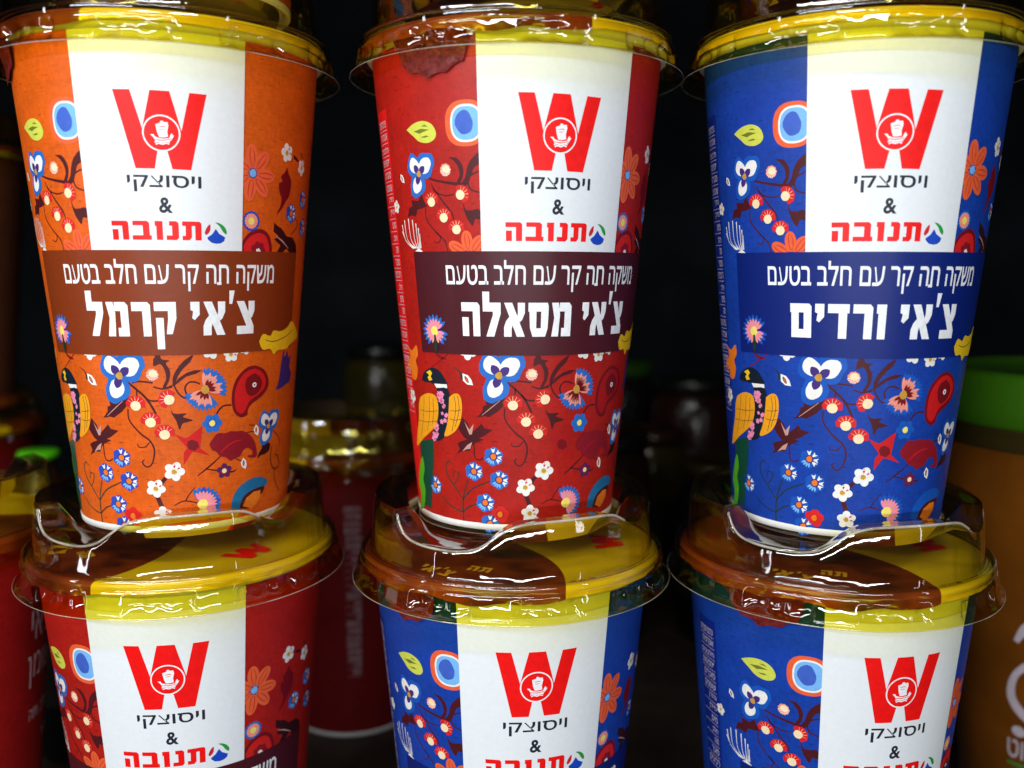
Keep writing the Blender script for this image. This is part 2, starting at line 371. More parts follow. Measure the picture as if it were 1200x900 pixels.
def t_hdaisy(p, c, s):
    T = loc(c, s); p.add([lobes(T, 0, 0, 2.9, 16, .12, 0, 96)], 'royal'); p.add([lobes(T, 0, 0, 2.2, 16, .12, 0, 96)], 'salmon'); p.add([ell(T, 0, 0, 1.0, 1.0)], 'butter')
def t_rosette(p, c, s):
    T = loc(c, s); p.add([ell(T, 0, 0, 5.4, 5.2, wob=.1, n=30)], 'darkred'); p.add([ell(T, -.1, -.3, 4.6, 4.3, wob=.15, n=26)], 'berryred'); p.add([lobes(T, 0, -.6, 2.6, 7, .2, 0, 56)], 'crimson')
    p.add([lobes(T, 0, -.8, .85, 5, .2, 0, 40)], 'white')
def t_coral(p, c, s):
    T = loc(c, s)
    for a in (95, 50, -5, -50, -100, -150, 150):
        p.add([ell(T, 4.6*math.cos(R(a)), 4.6*math.sin(R(a)), 3.3, 1.95, a, n=20)], 'coral')
        p.add([ell(T, 4.4*math.cos(R(a))+.1, 4.4*math.sin(R(a)), 2.7, .95, a+4, n=16)], 'coraldark')
        p.add([ell(T, 4.5*math.cos(R(a))+.1, 4.5*math.sin(R(a)), 2.6, .55, a+2, n=14)], 'coral')
    p.add([ell(T, 0, 0, 1.35, 1.3, wob=.2)], 'royal'); p.add([ell(T, 0, 0, 1.1, 1.05, wob=.2)], 'lightblue')
def t_limeseed(p, pts):
    p.add([catmull(pts+[pts[0]], 4)[:-1]], 'lime')
    cx = sum(q[0] for q in pts)/len(pts); cy = sum(q[1] for q in pts)/len(pts); T = loc((cx, cy), 1)
    p.add([[T(-3.4, .5), T(-.4, 1.0), T(2.6, .5), T(.5, .1), T(-1, -.3)]], 'olive')
    p.add([[T(-.5, 1.6), T(1.2, 1.9), T(2.1, 1.3), T(.6, 1.5)], [T(-.8, -1.2), T(1.4, -.9), T(2.3, -1.3), T(.6, -1.5)]], 'olive')

# ---- printed artwork: (motif, template, [(degrees from the panel centre, mm above the base)], ...)
ART = [
 ('eye_flower','target',[(-35.75,114.01)],1),
 ('lime_seed','limeseed',[(-63.56,113.76),(-58.82,115.17),(-53.86,115.5),(-49.78,114.34),(-47.96,112.08),(-49.1,110.35),(-52.47,109.63),(-56.64,110.21),(-59.77,111.85)]),
 ('pansy','pansy',[(-58.22,101.59)],0.82),
 ('pansy','pansy',[(-23.7,45.81)],1.0),
 ('pansy','pansy',[(49.42,28.45)],0.72),
 ('bud','ball',[(-44.67,102.16)],1),
 ('bud','ball',[(-8.79,46.21)],1),
 ('berry','berry',[(-52.42,94.03)],0.92,-0.0),
 ('berry','berry',[(-38.37,95.51)],0.92,-60.0),
 ('berry','berry',[(-46.66,89.65)],0.92,-0.0),
 ('berry','berry',[(-40.94,86.41)],0.92,-0.0),
 ('berry','berry',[(-17.35,37.62)],1.0,0.0),
 ('berry','berry',[(-11.03,32.84)],1.0,0.0),
 ('berry','berry',[(-4.97,29.24)],1.0,0.0),
 ('berry','berry',[(-2.39,39.14)],1.0,60.0),
 ('seed','seed',[(-69.75,100.85)],0.7,20),
 ('seed','seed',[(-39.43,44.36)],1,30),
 ('seed','seed',[(33.58,18.41)],0.8,0),
 ('seed','seed',[(40.84,27.92)],0.8,0),
 ('white_blossom','blossom',[(-10.93,13.36)],1),
 ('white_blossom','blossom',[(-8.24,5.44)],0.95),
 ('white_blossom','blossom',[(-1.52,18.18)],1.05),
 ('white_blossom','blossom',[(-38.32,52.75)],1),
 ('white_blossom','blossom',[(16.91,52.54)],0.9),
 ('white_blossom','blossom',[(26.12,51.25)],0.85),
 ('white_blossom','blossom',[(33.19,52.83)],0.75),
 ('white_blossom','blossom',[(53.4,108.83)],1.0),
 ('white_blossom','blossom',[(66.15,105.5)],0.9),
 ('white_blossom','blossom',[],0.9),
 ('white_blossom','blossom',[(-80.99,37.36)],0.8),
 ('white_blossom','blossom',[(-77.37,93.37)],0.7),
 ('blue_flower','bluefl',[(-27.15,22.3)],1),
 ('blue_flower','bluefl',[(-37.72,17.5)],1),
 ('blue_flower','bluefl',[(-24.37,15.42)],1),
 ('blue_flower','bluefl',[(-32.11,8.31)],1),
 ('blue_flower','bluefl',[(-64.6,11.49)],1),
 ('blue_flower','bluefl',[(-29.78,2.04)],1),
 ('blue_flower','bluefl',[(70.39,96.32)],1),
 ('blue_flower','bluefl',[(58.89,91.74)],1),
 ('blue_flower','bluefl',[(72.7,87.95)],1),
 ('red_flower','redfl',[(-24.13,5.01)],1),
 ('red_star','poly',[(-0.49,29.12),(4.08,27.84),(5.54,28.02),(12.38,31.07),(11.53,27.21),(10.98,24.52),(15.85,22.09),(8.84,23.52),(7.26,23.65),(3.04,20.04),(3.31,23.65),(5.03,24.85)],'red'),
 ('red_star_heart','poly',[(7.38,27.24),(9.98,26.51),(10.48,24.94),(8.57,23.88),(5.82,24.37),(4.78,25.81),(5.62,26.89)],'darkred'),
 ('paisley','poly',[(39.24,47.4),(44.6,45.88),(47.78,42.87),(47.33,40.07),(43.22,37.83),(37.44,36.04),(35.31,34.31),(35.14,32.95),(31.6,32.45),(28.18,33.86),(26.61,36.72),(26.76,40.38),(28.2,43.36),(31.17,45.66),(35.06,47.18)],'darkred'),
 ('paisley_inner','poly',[(39.05,46.49),(43.56,45.13),(46.03,42.67),(45.12,40.22),(41.13,38.6),(36.39,37.04),(33.87,34.41),(31.57,33.45),(29.04,34.73),(28.11,37.25),(28.26,40.31),(29.61,42.68),(32.3,44.99),(35.69,46.17)],'red'),
 ('paisley_core','poly',[(38.76,45.14),(41.78,43.98),(43.54,42.2),(42.61,40.19),(40.06,38.86),(36.69,38.45),(34.34,39.84),(33.54,42.16),(34.85,44.12)],'darkred'),
 ('paisley_dot','dot',[(38.85,41.67)],0.75,'white'),
 ('paisley_dot','dot',[(38.85,41.67)],0.3,'darkred'),
 ('crimson_leaf','poly',[(15.38,25.56),(17.65,27.41),(19.71,28.52),(23.38,28.29),(26.07,28.73),(29.43,28.37),(32.33,28.41),(35.41,27.42),(38.71,25.76),(40.92,23.15),(41.74,19.88),(37.36,19.84),(36.02,20.54),(38.9,20.78),(38.28,22.12),(35.0,23.04),(32.58,21.98),(31.41,20.82),(28.47,20.43),(26.19,19.86),(23.4,21.14),(20.71,21.64),(18.62,23.14),(16.56,23.77)],'crimson'),
 ('crimson_leaf_vein','stroke',[(20.71,22.57),(23.93,24.22),(28.36,25.46),(32.44,25.64)],[0.1,0.25,0.25,0.1],'red'),
 ('purple_flower','purplefl',[(22.87,17.1)],1),
 ('sky_flower','skyfl',[(17.02,31.55)],1),
 ('cornflower','corn',[(14.01,41.47)],1),
 ('band_daisy','daisy',[(-55.44,57.91)],1,25,360),
 ('sun_daisy','daisy',[(11.73,7.83)],1.1,-75,125),
 ('half_daisy','hdaisy',[(34.81,88.72)],1),
 ('rosette','rosette',[(38.65,81.17)],1),
 ('coral_flower','coral',[(34.98,101.85)],1),
 ('coral_flower','coral',[(-36.02,79.25)],0.85),
 ('rainbow_arc','poly',[(26.65,5.34),(27.55,8.46),(30.52,11.05),(35.51,12.8),(41.68,13.45),(47.97,12.63),(50.55,11.28),(49.13,10.01),(43.46,10.01),(37.05,9.3),(33.16,7.58),(31.6,4.84)],'teal'),
 ('rainbow_arc_inner','poly',[(31.6,4.84),(33.16,7.58),(37.05,9.3),(43.46,10.01),(48.29,9.85),(46.83,7.99),(42.19,7.23),(39.36,5.93),(37.35,4.21)],'maroon'),
 ('rainbow_heart','poly',[(33.65,5.27),(35.79,7.62),(40.57,9.04),(45.43,9.01),(45.36,6.53),(42.38,4.92),(39.5,3.96)],'orange'),
 ('yellow_wing','poly',[(40.48,54.41),(42.82,56.53),(47.33,55.76),(49.57,57.3),(54.93,56.9),(61.09,57.91),(65.32,59.64),(72.2,57.07),(76.37,54.44),(66.27,52.78),(60.67,51.26),(53.48,51.31),(50.42,50.12),(47.74,51.89),(42.76,51.91)],'yellow'),
 ('yellow_wing_line','stroke',[(44.04,54.78),(49.95,54.03),(59.9,55.15),(67.4,56.94)],[0.1,0.15,0.15,0.1],'maroon'),
 ('maroon_leaf','poly',[(-35.0,33.59),(-31.97,35.64),(-31.79,36.97),(-30.02,37.31),(-30.85,39.42),(-27.65,38.85),(-24.37,39.59),(-22.51,39.55),(-20.23,39.99),(-21.35,38.53),(-21.94,37.2),(-24.22,35.74),(-27.04,34.58),(-28.97,33.88),(-30.95,34.13)],'maroon'),
 ('leaf_vein','stroke',[(-32.46,34.29),(-28.06,36.45),(-23.4,38.75)],[0.08,0.15,0.08],'pinkvein'),
 ('maroon_leaf','poly',[(-42.8,33.38),(-41.24,32.33),(-39.81,31.51),(-39.28,30.02),(-37.65,29.22),(-34.99,30.62),(-32.73,31.86),(-31.39,30.54),(-27.29,30.12),(-30.35,28.79),(-32.38,28.05),(-34.45,27.61),(-31.85,27.18),(-36.05,26.15),(-37.67,25.54),(-39.92,23.51),(-42.81,23.58),(-47.11,22.27),(-45.19,24.0),(-46.6,25.43),(-43.91,26.28),(-40.66,26.85),(-42.71,27.61),(-45.58,29.85)],'maroon'),
 ('leaf_vein','poly',[(-41.91,32.28),(-39.28,29.84),(-36.89,31.59),(-37.98,28.58),(-39.3,28.36)],'pinkvein'),
 ('leaf_vein','poly',[(-43.76,23.32),(-40.69,25.31),(-38.0,26.25),(-39.35,24.18),(-41.4,24.01)],'pinkvein'),
 ('maroon_leaf','poly',[(-67.97,90.15),(-66.4,92.57),(-63.85,93.11),(-64.46,94.74),(-59.96,94.35),(-57.74,96.02),(-56.54,94.39),(-54.97,92.74),(-58.05,92.23),(-60.9,92.02),(-62.14,90.14),(-64.96,90.57)],'maroon'),
 ('maroon_leaf','poly',[(47.18,88.68),(49.2,87.88),(52.4,87.1),(56.16,85.0),(61.62,84.69),(65.25,82.96),(66.88,80.25),(61.16,79.5),(56.71,81.45),(54.41,80.53),(52.28,79.39),(49.08,79.58),(51.92,82.26),(47.64,83.92),(50.55,84.86),(46.96,86.08)],'darkbrown'),
 ('leaf_vein','stroke',[(48.53,84.81),(52.85,83.6),(57.99,81.47)],[0.1,0.3,0.1],'pinkvein'),
 ('dark_red_leaf','poly',[(53.93,104.79),(55.29,102.94),(57.31,101.34),(57.47,98.72),(56.24,96.46),(53.63,94.58),(51.71,92.75),(48.37,91.1),(50.58,93.57),(51.15,95.76),(49.66,97.41),(49.1,99.96),(51.31,100.52),(50.15,101.95),(52.53,103.18)],'darkred'),
 ('maroon_leaf','poly',[(41.96,18.89),(43.26,20.69),(45.37,22.09),(44.93,23.54),(48.32,23.86),(51.86,22.74),(51.23,20.86),(47.96,19.9),(44.82,19.89)],'darkbrown'),
 ('navy_star','poly',[(52.5,37.5),(55.0,40.0),(57.0,44.0),(58.5,49.0),(60.5,53.0),(62.0,49.5),(66.0,52.0),(69.0,49.0),(73.0,50.0),(71.0,45.5),(76.0,43.0),(73.0,39.5),(67.0,39.0),(60.0,38.0)],'bluepetal'),
 ('tulip_leaf','poly',[(-1.69,37.83),(-0.71,35.12),(5.33,34.95),(3.58,33.98),(8.23,32.86),(4.23,32.28),(3.07,31.83),(1.83,30.29),(0.52,32.99),(-1.36,35.13)],'maroon'),
 ('tulip_leaf','poly',[(-37.9,94.28),(-36.49,91.51),(-33.69,91.31),(-31.15,91.55),(-30.05,90.14),(-30.75,88.83),(-32.75,88.87),(-33.85,87.07),(-36.02,89.06),(-37.25,91.23)],'maroon'),
 ('branch_leaf','poly',[(-7.9,50.59),(-6.75,51.46),(-5.08,52.32),(-4.36,50.56),(-1.05,50.11),(-2.7,49.37),(-1.1,47.3),(-1.47,44.95),(-3.3,42.5),(-4.65,42.63),(-2.9,44.97),(-3.32,47.33),(-4.94,49.11),(-6.75,48.83),(-8.1,48.67)],'maroon'),
 ('branch_leaf','poly',[(-0.36,43.04),(0.1,45.51),(2.05,47.83),(5.29,50.12),(8.91,51.46),(7.48,49.49),(4.25,47.5),(1.87,45.18),(0.81,43.02)],'maroon'),
 ('branch_leaf','poly',[(0.17,42.85),(2.3,45.0),(5.99,46.57),(9.62,47.19),(12.82,47.1),(10.03,46.17),(5.93,45.51),(3.15,44.27)],'maroon'),
 ('branch_leaf','poly',[(-43.08,105.4),(-39.71,105.21),(-37.57,103.6),(-36.84,101.47),(-37.88,99.11),(-39.31,98.27),(-40.07,98.6),(-38.52,100.65),(-39.07,102.77),(-40.67,104.36)],'maroon'),
 ('branch_leaf','poly',[(-38.35,98.11),(-36.29,99.95),(-35.38,102.29),(-33.61,104.59),(-29.92,106.47),(-29.87,103.82),(-32.45,102.46),(-33.76,100.44),(-35.1,98.4),(-36.95,97.57)],'maroon'),
 ('vine','stroke',[(-55.42,100.93),(-50.7,99.73),(-44.25,98.79),(-37.88,98.09)],[0.35,0.35,0.45,0.6],'maroon'),
 ('vine','stroke',[(-30.26,101.48),(-33.31,100.71),(-35.1,99.3),(-34.18,96.87),(-30.16,95.84)],[0.2,0.3,0.3,0.3,0.2],'maroon'),
 ('vine','stroke',[(-51.91,98.86),(-50.28,96.61),(-45.39,95.35),(-41.29,95.62)],[0.2,0.25,0.25,0.2],'maroon'),
 ('vine','stroke',[(-51.04,97.58),(-46.52,93.67),(-42.91,90.78),(-41.93,88.59)],[0.2,0.3,0.3,0.2],'maroon'),
 ('vine','stroke',[(-56.02,92.47),(-55.62,88.97),(-51.19,85.69),(-46.9,83.1),(-45.66,80.26)],[0.2,0.25,0.25,0.25,0.2],'maroon'),
 ('vine','stroke',[(-51.19,85.69),(-48.91,84.07),(-50.39,82.65),(-52.81,83.19)],[0.2,0.2,0.2,0.15],'maroon'),
 ('vine','stroke',[(-21.85,45.0),(-17.21,42.51),(-12.51,39.71),(-9.01,35.97),(-7.87,33.63)],[0.35,0.4,0.4,0.4,0.3],'maroon'),
 ('vine','stroke',[(-18.37,43.82),(-14.65,44.33),(-8.85,43.88)],[0.2,0.3,0.3],'maroon'),
 ('vine','stroke',[(-16.29,42.24),(-16.55,39.29)],[0.25,0.25],'maroon'),
 ('vine','stroke',[(-13.47,40.44),(-10.64,38.87),(-6.11,38.85),(-2.48,39.02)],[0.2,0.3,0.3,0.2],'maroon'),
 ('vine','stroke',[(-21.25,36.46),(-21.08,33.19),(-16.35,29.5),(-11.95,27.26),(-10.27,24.31),(-11.86,20.64),(-14.7,19.74),(-16.54,21.05),(-15.34,21.89)],[0.25,0.25,0.3,0.3,0.3,0.25,0.25,0.25,0.15],'maroon'),
 ('vine','stroke',[(-12.21,26.95),(-14.65,25.54),(-17.51,25.55),(-18.24,26.42)],[0.15,0.2,0.2,0.15],'maroon'),
 ('vine','stroke',[(-37.13,25.89),(-36.92,21.9),(-34.74,21.09),(-32.29,21.76)],[0.25,0.25,0.25,0.2],'maroon'),
 ('vine','stroke',[(-8.74,42.8),(-4.69,42.16),(-0.37,42.86)],[0.25,0.3,0.5],'maroon'),
 ('vine','stroke',[(0.36,43.03),(2.02,40.85),(4.66,39.35),(5.63,40.16),(5.01,42.15),(6.73,43.71),(9.48,43.81),(11.76,43.14)],[0.25,0.3,0.3,0.3,0.3,0.3,0.3,0.25],'maroon'),
 ('vine','stroke',[(26.5,36.42),(22.32,36.34),(19.57,34.66),(17.93,32.18)],[0.3,0.3,0.3,0.25],'maroon'),
 ('vine','stroke',[(21.24,21.73),(16.47,19.43),(13.34,18.07),(9.41,16.42)],[0.2,0.3,0.3,0.15],'maroon'),
 ('vine','stroke',[(13.55,18.24),(18.54,17.54),(26.82,16.47),(29.97,17.15)],[0.2,0.25,0.3,0.1],'maroon'),
 ('vine','stroke',[(28.47,20.43),(32.69,19.12)],[0.15,0.2],'maroon'),
 ('vine','stroke',[(32.97,27.3),(37.93,27.72),(42.03,26.87)],[0.2,0.2,0.2],'maroon'),
 ('vine','stroke',[(36.53,29.85),(41.87,28.91),(40.59,27.63)],[0.15,0.2,0.1],'maroon'),
 ('vine','stroke',[(52.13,27.24),(59.62,23.92),(61.38,21.11)],[0.2,0.2,0.2],'maroon'),
 ('vine','stroke',[(53.43,21.93),(52.51,18.12),(55.99,14.46),(61.49,15.14),(59.68,17.99),(56.24,19.03)],[0.2,0.25,0.25,0.25,0.25,0.2],'maroon'),
 ('vine','stroke',[(56.94,15.01),(57.69,10.96),(63.55,6.56)],[0.2,0.2,0.2],'maroon'),
 ('vine','stroke',[(-2.55,8.02),(2.68,9.26),(9.33,8.29)],[0.15,0.25,0.2],'maroon'),
 ('vine','stroke',[(3.19,9.24),(5.05,11.03),(8.02,13.07)],[0.2,0.2,0.15],'maroon'),
 ('vine','stroke',[(-8.6,53.71),(-7.21,51.99),(-5.82,50.25)],[0.3,0.3,0.3],'maroon'),
 ('vine','stroke',[(-5.79,16.37),(-9.06,14.27)],[0.7,0.7],'maroon'),
 ('vine','stroke',[(-10.5,10.87),(-8.31,7.41)],[0.8,0.8],'maroon'),
 ('vine','stroke',[(58.68,108.2),(63.03,107.02)],[0.7,0.4],'maroon'),
 ('vine','stroke',[(65.63,109.67),(66.88,108.23)],[0.5,0.3],'maroon'),
 ('vine','stroke',[(63.47,90.58),(65.67,88.41),(60.0,85.54)],[0.2,0.2,0.2],'maroon'),
 ('stem','stroke',[(-45.34,1.9),(-45.32,6.05),(-44.42,9.96),(-41.23,15.0)],[0.3,0.3,0.25,0.2],'darkgreen'),
 ('stem','stroke',[(-44.97,8.63),(-38.92,12.27),(-28.49,15.14)],[0.2,0.25,0.2],'darkgreen'),
 ('stem','stroke',[(-45.22,8.86),(-49.57,11.95),(-54.29,15.25),(-55.08,18.34),(-52.54,19.74),(-50.27,18.83)],[0.2,0.25,0.25,0.25,0.2,0.15],'darkgreen'),
 ('stem','stroke',[(-50.2,12.83),(-47.83,14.66),(-46.97,16.52),(-49.98,16.65),(-50.48,15.02)],[0.2,0.2,0.2,0.2,0.2],'darkgreen'),
 ('stem','stroke',[(-45.63,4.74),(-52.77,5.83),(-60.11,8.48)],[0.25,0.25,0.2],'darkgreen'),
 ('stem','stroke',[(-45.1,4.93),(-40.78,6.86),(-36.05,7.77)],[0.25,0.25,0.2],'darkgreen'),
 ('twig','stroke',[(-46.1,47.81),(-42.81,46.47),(-42.1,44.4)],[0.1,0.3,0.5],'darkgreen'),
 ('twig','stroke',[(-60.39,47.03),(-55.25,48.85),(-48.83,51.59)],[0.15,0.2,0.2],'darkred'),
 ('twig','stroke',[(-56.39,51.54),(-53.82,50.45),(-50.1,50.02)],[0.3,0.5,0.3],'darkred'),
 ('orange_moth','poly',[(-80.52,52.53),(-75.73,51.49),(-70.86,53.31),(-70.12,50.53),(-72.82,48.49),(-71.75,46.02),(-74.21,42.81),(-78.98,43.0),(-79.47,45.54),(-83.96,44.6),(-83.49,47.86),(-78.97,49.41)],'orange'),
 ('bird','bird_tail',[(-76.55,23.78),(-62.75,25.82),(-64.11,19.29),(-66.78,3.38),(-84.44,14.32)]),
 ('bird','poly',[(-68.57,43.07),(-66.76,45.08),(-62.79,46.57),(-58.89,47.18),(-54.76,46.43),(-52.26,44.74),(-50.51,42.4),(-57.89,42.23),(-61.64,42.6),(-65.84,42.63)],'birdblack'),
 ('bird','poly',[(-64.24,45.55),(-61.23,46.36),(-59.79,45.52),(-61.12,44.5),(-59.99,43.52),(-62.38,43.11),(-63.41,44.17),(-62.02,44.88)],'yellow'),
 ('bird','poly',[(-58.89,42.48),(-50.75,42.63),(-50.56,41.54),(-57.53,41.33)],'white'),
 ('bird','poly',[(-57.54,41.2),(-50.44,41.43),(-49.52,37.56),(-50.32,31.95),(-53.37,27.96),(-57.14,25.73),(-63.7,25.22),(-63.04,27.7),(-59.03,29.97),(-57.5,35.11)],'birdblack'),
 ('bird','poly',[(-57.32,40.41),(-53.81,41.08),(-52.62,39.07),(-54.77,37.19),(-57.22,38.25)],'pink'),
 ('bird','poly',[(-54.08,37.24),(-50.18,36.9),(-51.26,33.74),(-52.24,30.55),(-55.37,29.35),(-56.89,32.04),(-55.66,34.63)],'pink'),
 ('bird','poly',[(-61.45,29.75),(-57.93,30.38),(-58.37,28.89),(-60.8,28.23)],'pink'),
 ('bird','poly',[(-63.47,27.03),(-58.76,27.98),(-58.62,26.22),(-62.29,25.36)],'pink'),
 ('bird','poly',[(-71.57,37.65),(-66.34,39.07),(-62.0,39.39),(-58.07,38.56),(-57.2,35.14),(-58.91,31.24),(-63.31,28.31),(-71.68,25.25),(-81.58,21.8),(-79.72,25.41),(-75.33,31.04),(-73.94,35.03)],'wing'),
 ('bird','poly',[(-49.7,38.9),(-46.74,40.07),(-44.09,40.0),(-42.68,38.02),(-43.0,34.34),(-44.96,30.83),(-48.72,28.36),(-54.4,27.12),(-52.24,30.55),(-50.7,34.4)],'wing'),
 ('bird','stroke',[(-73.48,33.78),(-66.17,33.77),(-57.85,34.46)],[0.08,0.1,0.08],'birdblack'),
 ('bird','stroke',[(-75.49,30.38),(-66.64,30.55),(-58.74,31.38)],[0.08,0.1,0.08],'birdblack'),
 ('bird','stroke',[(-67.82,37.95),(-69.98,32.17),(-73.92,26.0)],[0.08,0.1,0.08],'birdblack'),
 ('bird','stroke',[(-63.44,38.41),(-64.51,32.65),(-67.42,27.93)],[0.08,0.1,0.08],'birdblack'),
 ('bird','stroke',[(-60.56,38.0),(-61.03,33.57),(-63.15,29.6)],[0.08,0.1,0.08],'birdblack'),
 ('bird','stroke',[(-49.65,35.09),(-46.59,35.01),(-43.19,35.55)],[0.08,0.1,0.08],'birdblack'),
 ('bird','stroke',[(-50.29,32.57),(-47.06,32.33),(-43.73,32.76)],[0.08,0.1,0.08],'birdblack'),
 ('bird','stroke',[(-46.77,39.46),(-46.22,35.34),(-49.33,28.93)],[0.08,0.1,0.08],'birdblack'),
 ('bird','stroke',[(-44.67,39.6),(-44.34,35.47),(-47.14,30.35)],[0.08,0.1,0.08],'birdblack'),
 ('bird','poly',[(-79.0,16.95),(-75.43,19.33),(-74.19,15.55),(-77.32,11.88),(-75.79,8.77),(-79.96,2.89),(-89.05,1.3),(-83.31,6.45),(-85.33,10.21)],'leafgreen'),
 ('shell_line','stroke',[(-66.12,81.33),(-71.14,83.53),(-73.71,86.25)],[0.25,0.12,0.25],'white'),
 ('shell_line','stroke',[(-65.26,81.32),(-71.53,83.74),(-73.36,88.1)],[0.25,0.12,0.25],'white'),
 ('shell_line','stroke',[(-64.41,81.31),(-69.86,83.9),(-70.99,89.34)],[0.25,0.12,0.25],'white'),
 ('shell_line','stroke',[(-63.58,81.3),(-67.01,84.04),(-67.68,89.69)],[0.25,0.12,0.25],'white'),
 ('shell_line','stroke',[(-62.78,81.29),(-64.4,84.18),(-64.79,89.26)],[0.25,0.12,0.25],'white'),
 ('shell_line','stroke',[(-61.99,81.27),(-62.45,84.34),(-62.66,88.22)],[0.25,0.12,0.25],'white'),
 ('shell_line','stroke',[(-61.22,81.26),(-61.2,84.5),(-61.26,86.89)],[0.25,0.12,0.25],'white'),
 ('shell_line','stroke',[(-60.46,81.25),(-60.58,84.68),(-60.52,85.26)],[0.25,0.12,0.25],'white'),
 ('shell_line','poly',[(-64.51,80.46),(-61.98,81.4),(-59.08,80.2)],'white'),
]
LOGO = {'W': [(-15.62, 121.44), (-9.68, 121.43), (-6.22, 111.76), (-2.95, 121.41), (3.6, 121.36), (7.25, 111.39), (10.33, 121.25), (16.28, 121.2), (10.27, 101.48), (3.61, 101.57), (1.77, 107.22), (-1.06, 107.14), (-2.61, 101.59), (-9.41, 101.59)], 'emb': (0.34, 110.67), 'sail': [(-1.6, 112.88), (-0.1, 113.24), (0.25, 113.81), (1.12, 113.78), (1.23, 113.47), (2.59, 113.52), (2.84, 112.64), (2.36, 111.05), (2.54, 109.85), (0.98, 109.61), (-0.47, 109.63), (-1.12, 110.94)], 'hull': [(-3.55, 110.31), (-2.42, 110.34), (-2.01, 109.78), (-0.46, 109.38), (1.0, 109.29), (2.96, 109.48), (3.48, 110.45), (3.96, 110.72), (4.2, 110.16), (4.65, 110.18), (3.49, 108.86), (1.05, 108.6), (-1.96, 108.71), (-2.48, 109.58)], 'wave1': [(-2.13, 108.32), (-0.89, 108.58), (0.57, 108.39), (2.02, 108.66), (3.12, 108.47)], 'wave2': [(-1.82, 107.82), (-0.63, 108.11), (0.6, 107.89), (1.81, 108.18), (2.86, 107.95)], 'drop_red': [(17.12, 87.34), (16.34, 87.09), (15.38, 86.15), (14.86, 85.12), (15.31, 84.52), (16.33, 85.0), (17.04, 85.88)], 'drop_green': [(18.98, 87.96), (20.73, 87.76), (22.66, 86.87), (23.65, 85.71), (23.44, 84.77), (22.09, 85.54), (20.87, 86.83)], 'drop_blue': [(19.23, 86.21), (20.58, 84.92), (23.08, 83.94), (22.69, 82.99), (21.27, 82.35), (19.53, 82.18), (17.5, 82.45), (16.12, 83.25), (15.78, 83.77), (17.75, 84.73)]}
TEMPL = dict(target=t_target, pansy=t_pansy, ball=t_ball, berry=t_berry, seed=t_seed, blossom=t_blossom, bluefl=t_bluefl, redfl=t_redfl, dot=t_dot,
             purplefl=t_purplefl, skyfl=t_skyfl, corn=t_corn, daisy=t_daisy, hdaisy=t_hdaisy, rosette=t_rosette, coral=t_coral)
ON_BAND = {'band_daisy', 'yellow_wing', 'yellow_wing_line'}
VINES = {'vine', 'stem', 'twig'}
LEAVES = {'maroon_leaf', 'branch_leaf', 'tulip_leaf', 'dark_red_leaf', 'navy_star'}

def motif_meshes(fl):
    """one mesh per printed motif (bird and shell gathered into one each)"""
    out = []; joined = {}
    merge = {'bird': 'bird', 'shell_line': 'shell', 'leaf_vein': 'leaf_vein', 'red_star_heart': 'red_star', 'paisley_inner': 'paisley', 'paisley_core': 'paisley', 'paisley_dot': 'paisley',
             'crimson_leaf_vein': 'crimson_leaf', 'rainbow_arc_inner': 'rainbow_arc', 'rainbow_heart': 'rainbow_arc', 'yellow_wing_line': 'yellow_wing'}
    for m in ART:
        name, kind, pts = m[0], m[1], m[2]
        if not pts: continue
        if name == 'navy_star': m = (name, kind, [(62+(a-64)*.7, 45+(h-45)*.8) for a, h in pts], 'purple'); pts = m[2]
        key = merge.get(name, name)
        base = .32 if name in ON_BAND else .02 if name in VINES else .045 if name in LEAVES else .062 if name == 'leaf_vein' else .08
        if (name in merge or name in merge.values()) and key in joined: p = joined[key]
        else:
            p = Print(base); out.append([key, p])
            if name in merge or name in merge.values(): joined[key] = p
        if kind == 'poly' and m[3] == 'pink':
            xs = [q[0] for q in pts]; ys = [q[1] for q in pts]; rr = random.Random(int(ys[0]*100)); bl = []
            for _ in range(7):
                c_ = (rr.uniform(min(xs)+1, max(xs)-1), rr.uniform(min(ys)+.3, max(ys)-.3)); bl.append(lobes(loc(c_, 1), 0, 0, rr.uniform(.55, 1.0), 5, .4, rr.uniform(0, 90), 30))
            p.add(bl[:3], 'pink'); p.add(bl[3:5], 'pink'); p.add(bl[5:], 'pink')
        elif kind == 'poly': p.add([catmull(pts+[pts[0]], 3)[:-1] if len(pts) > 8 and name not in ('red_star', 'maroon_leaf') else pts], m[3])
        elif kind == 'bird_tail': p.add([pts[:3]+[(-70.5, 3.4), (-80.5, 3.6), (-79.5, 14)]], 'birdgreen')
        elif kind == 'stroke': p.add(stroke(pts, m[3]), m[4])
        elif kind == 'limeseed': t_limeseed(p, pts)
        else: TEMPL[kind](p, pts[0], *m[3:])
    # print goes on round the far side: repeat a few motifs there
    for i in range(26):
        a = 98+(i*37) % 165; h = 12+(i*53) % 108
        k = ['white_blossom', 'blue_flower', 'pansy', 'berry', 'purple_flower', 'blue_flower'][i % 6]
        if a > 250 and h > 0: continue
        p = Print(.08); f = [t_blossom, t_bluefl, t_pansy, lambda p, c, s: t_berry(p, c, s, 0), t_purplefl, t_bluefl][i % 6]
        f(p, (a, h), .9); out.append([k, p])
    return [(k, p.mesh(k, fl)) for k, p in out]

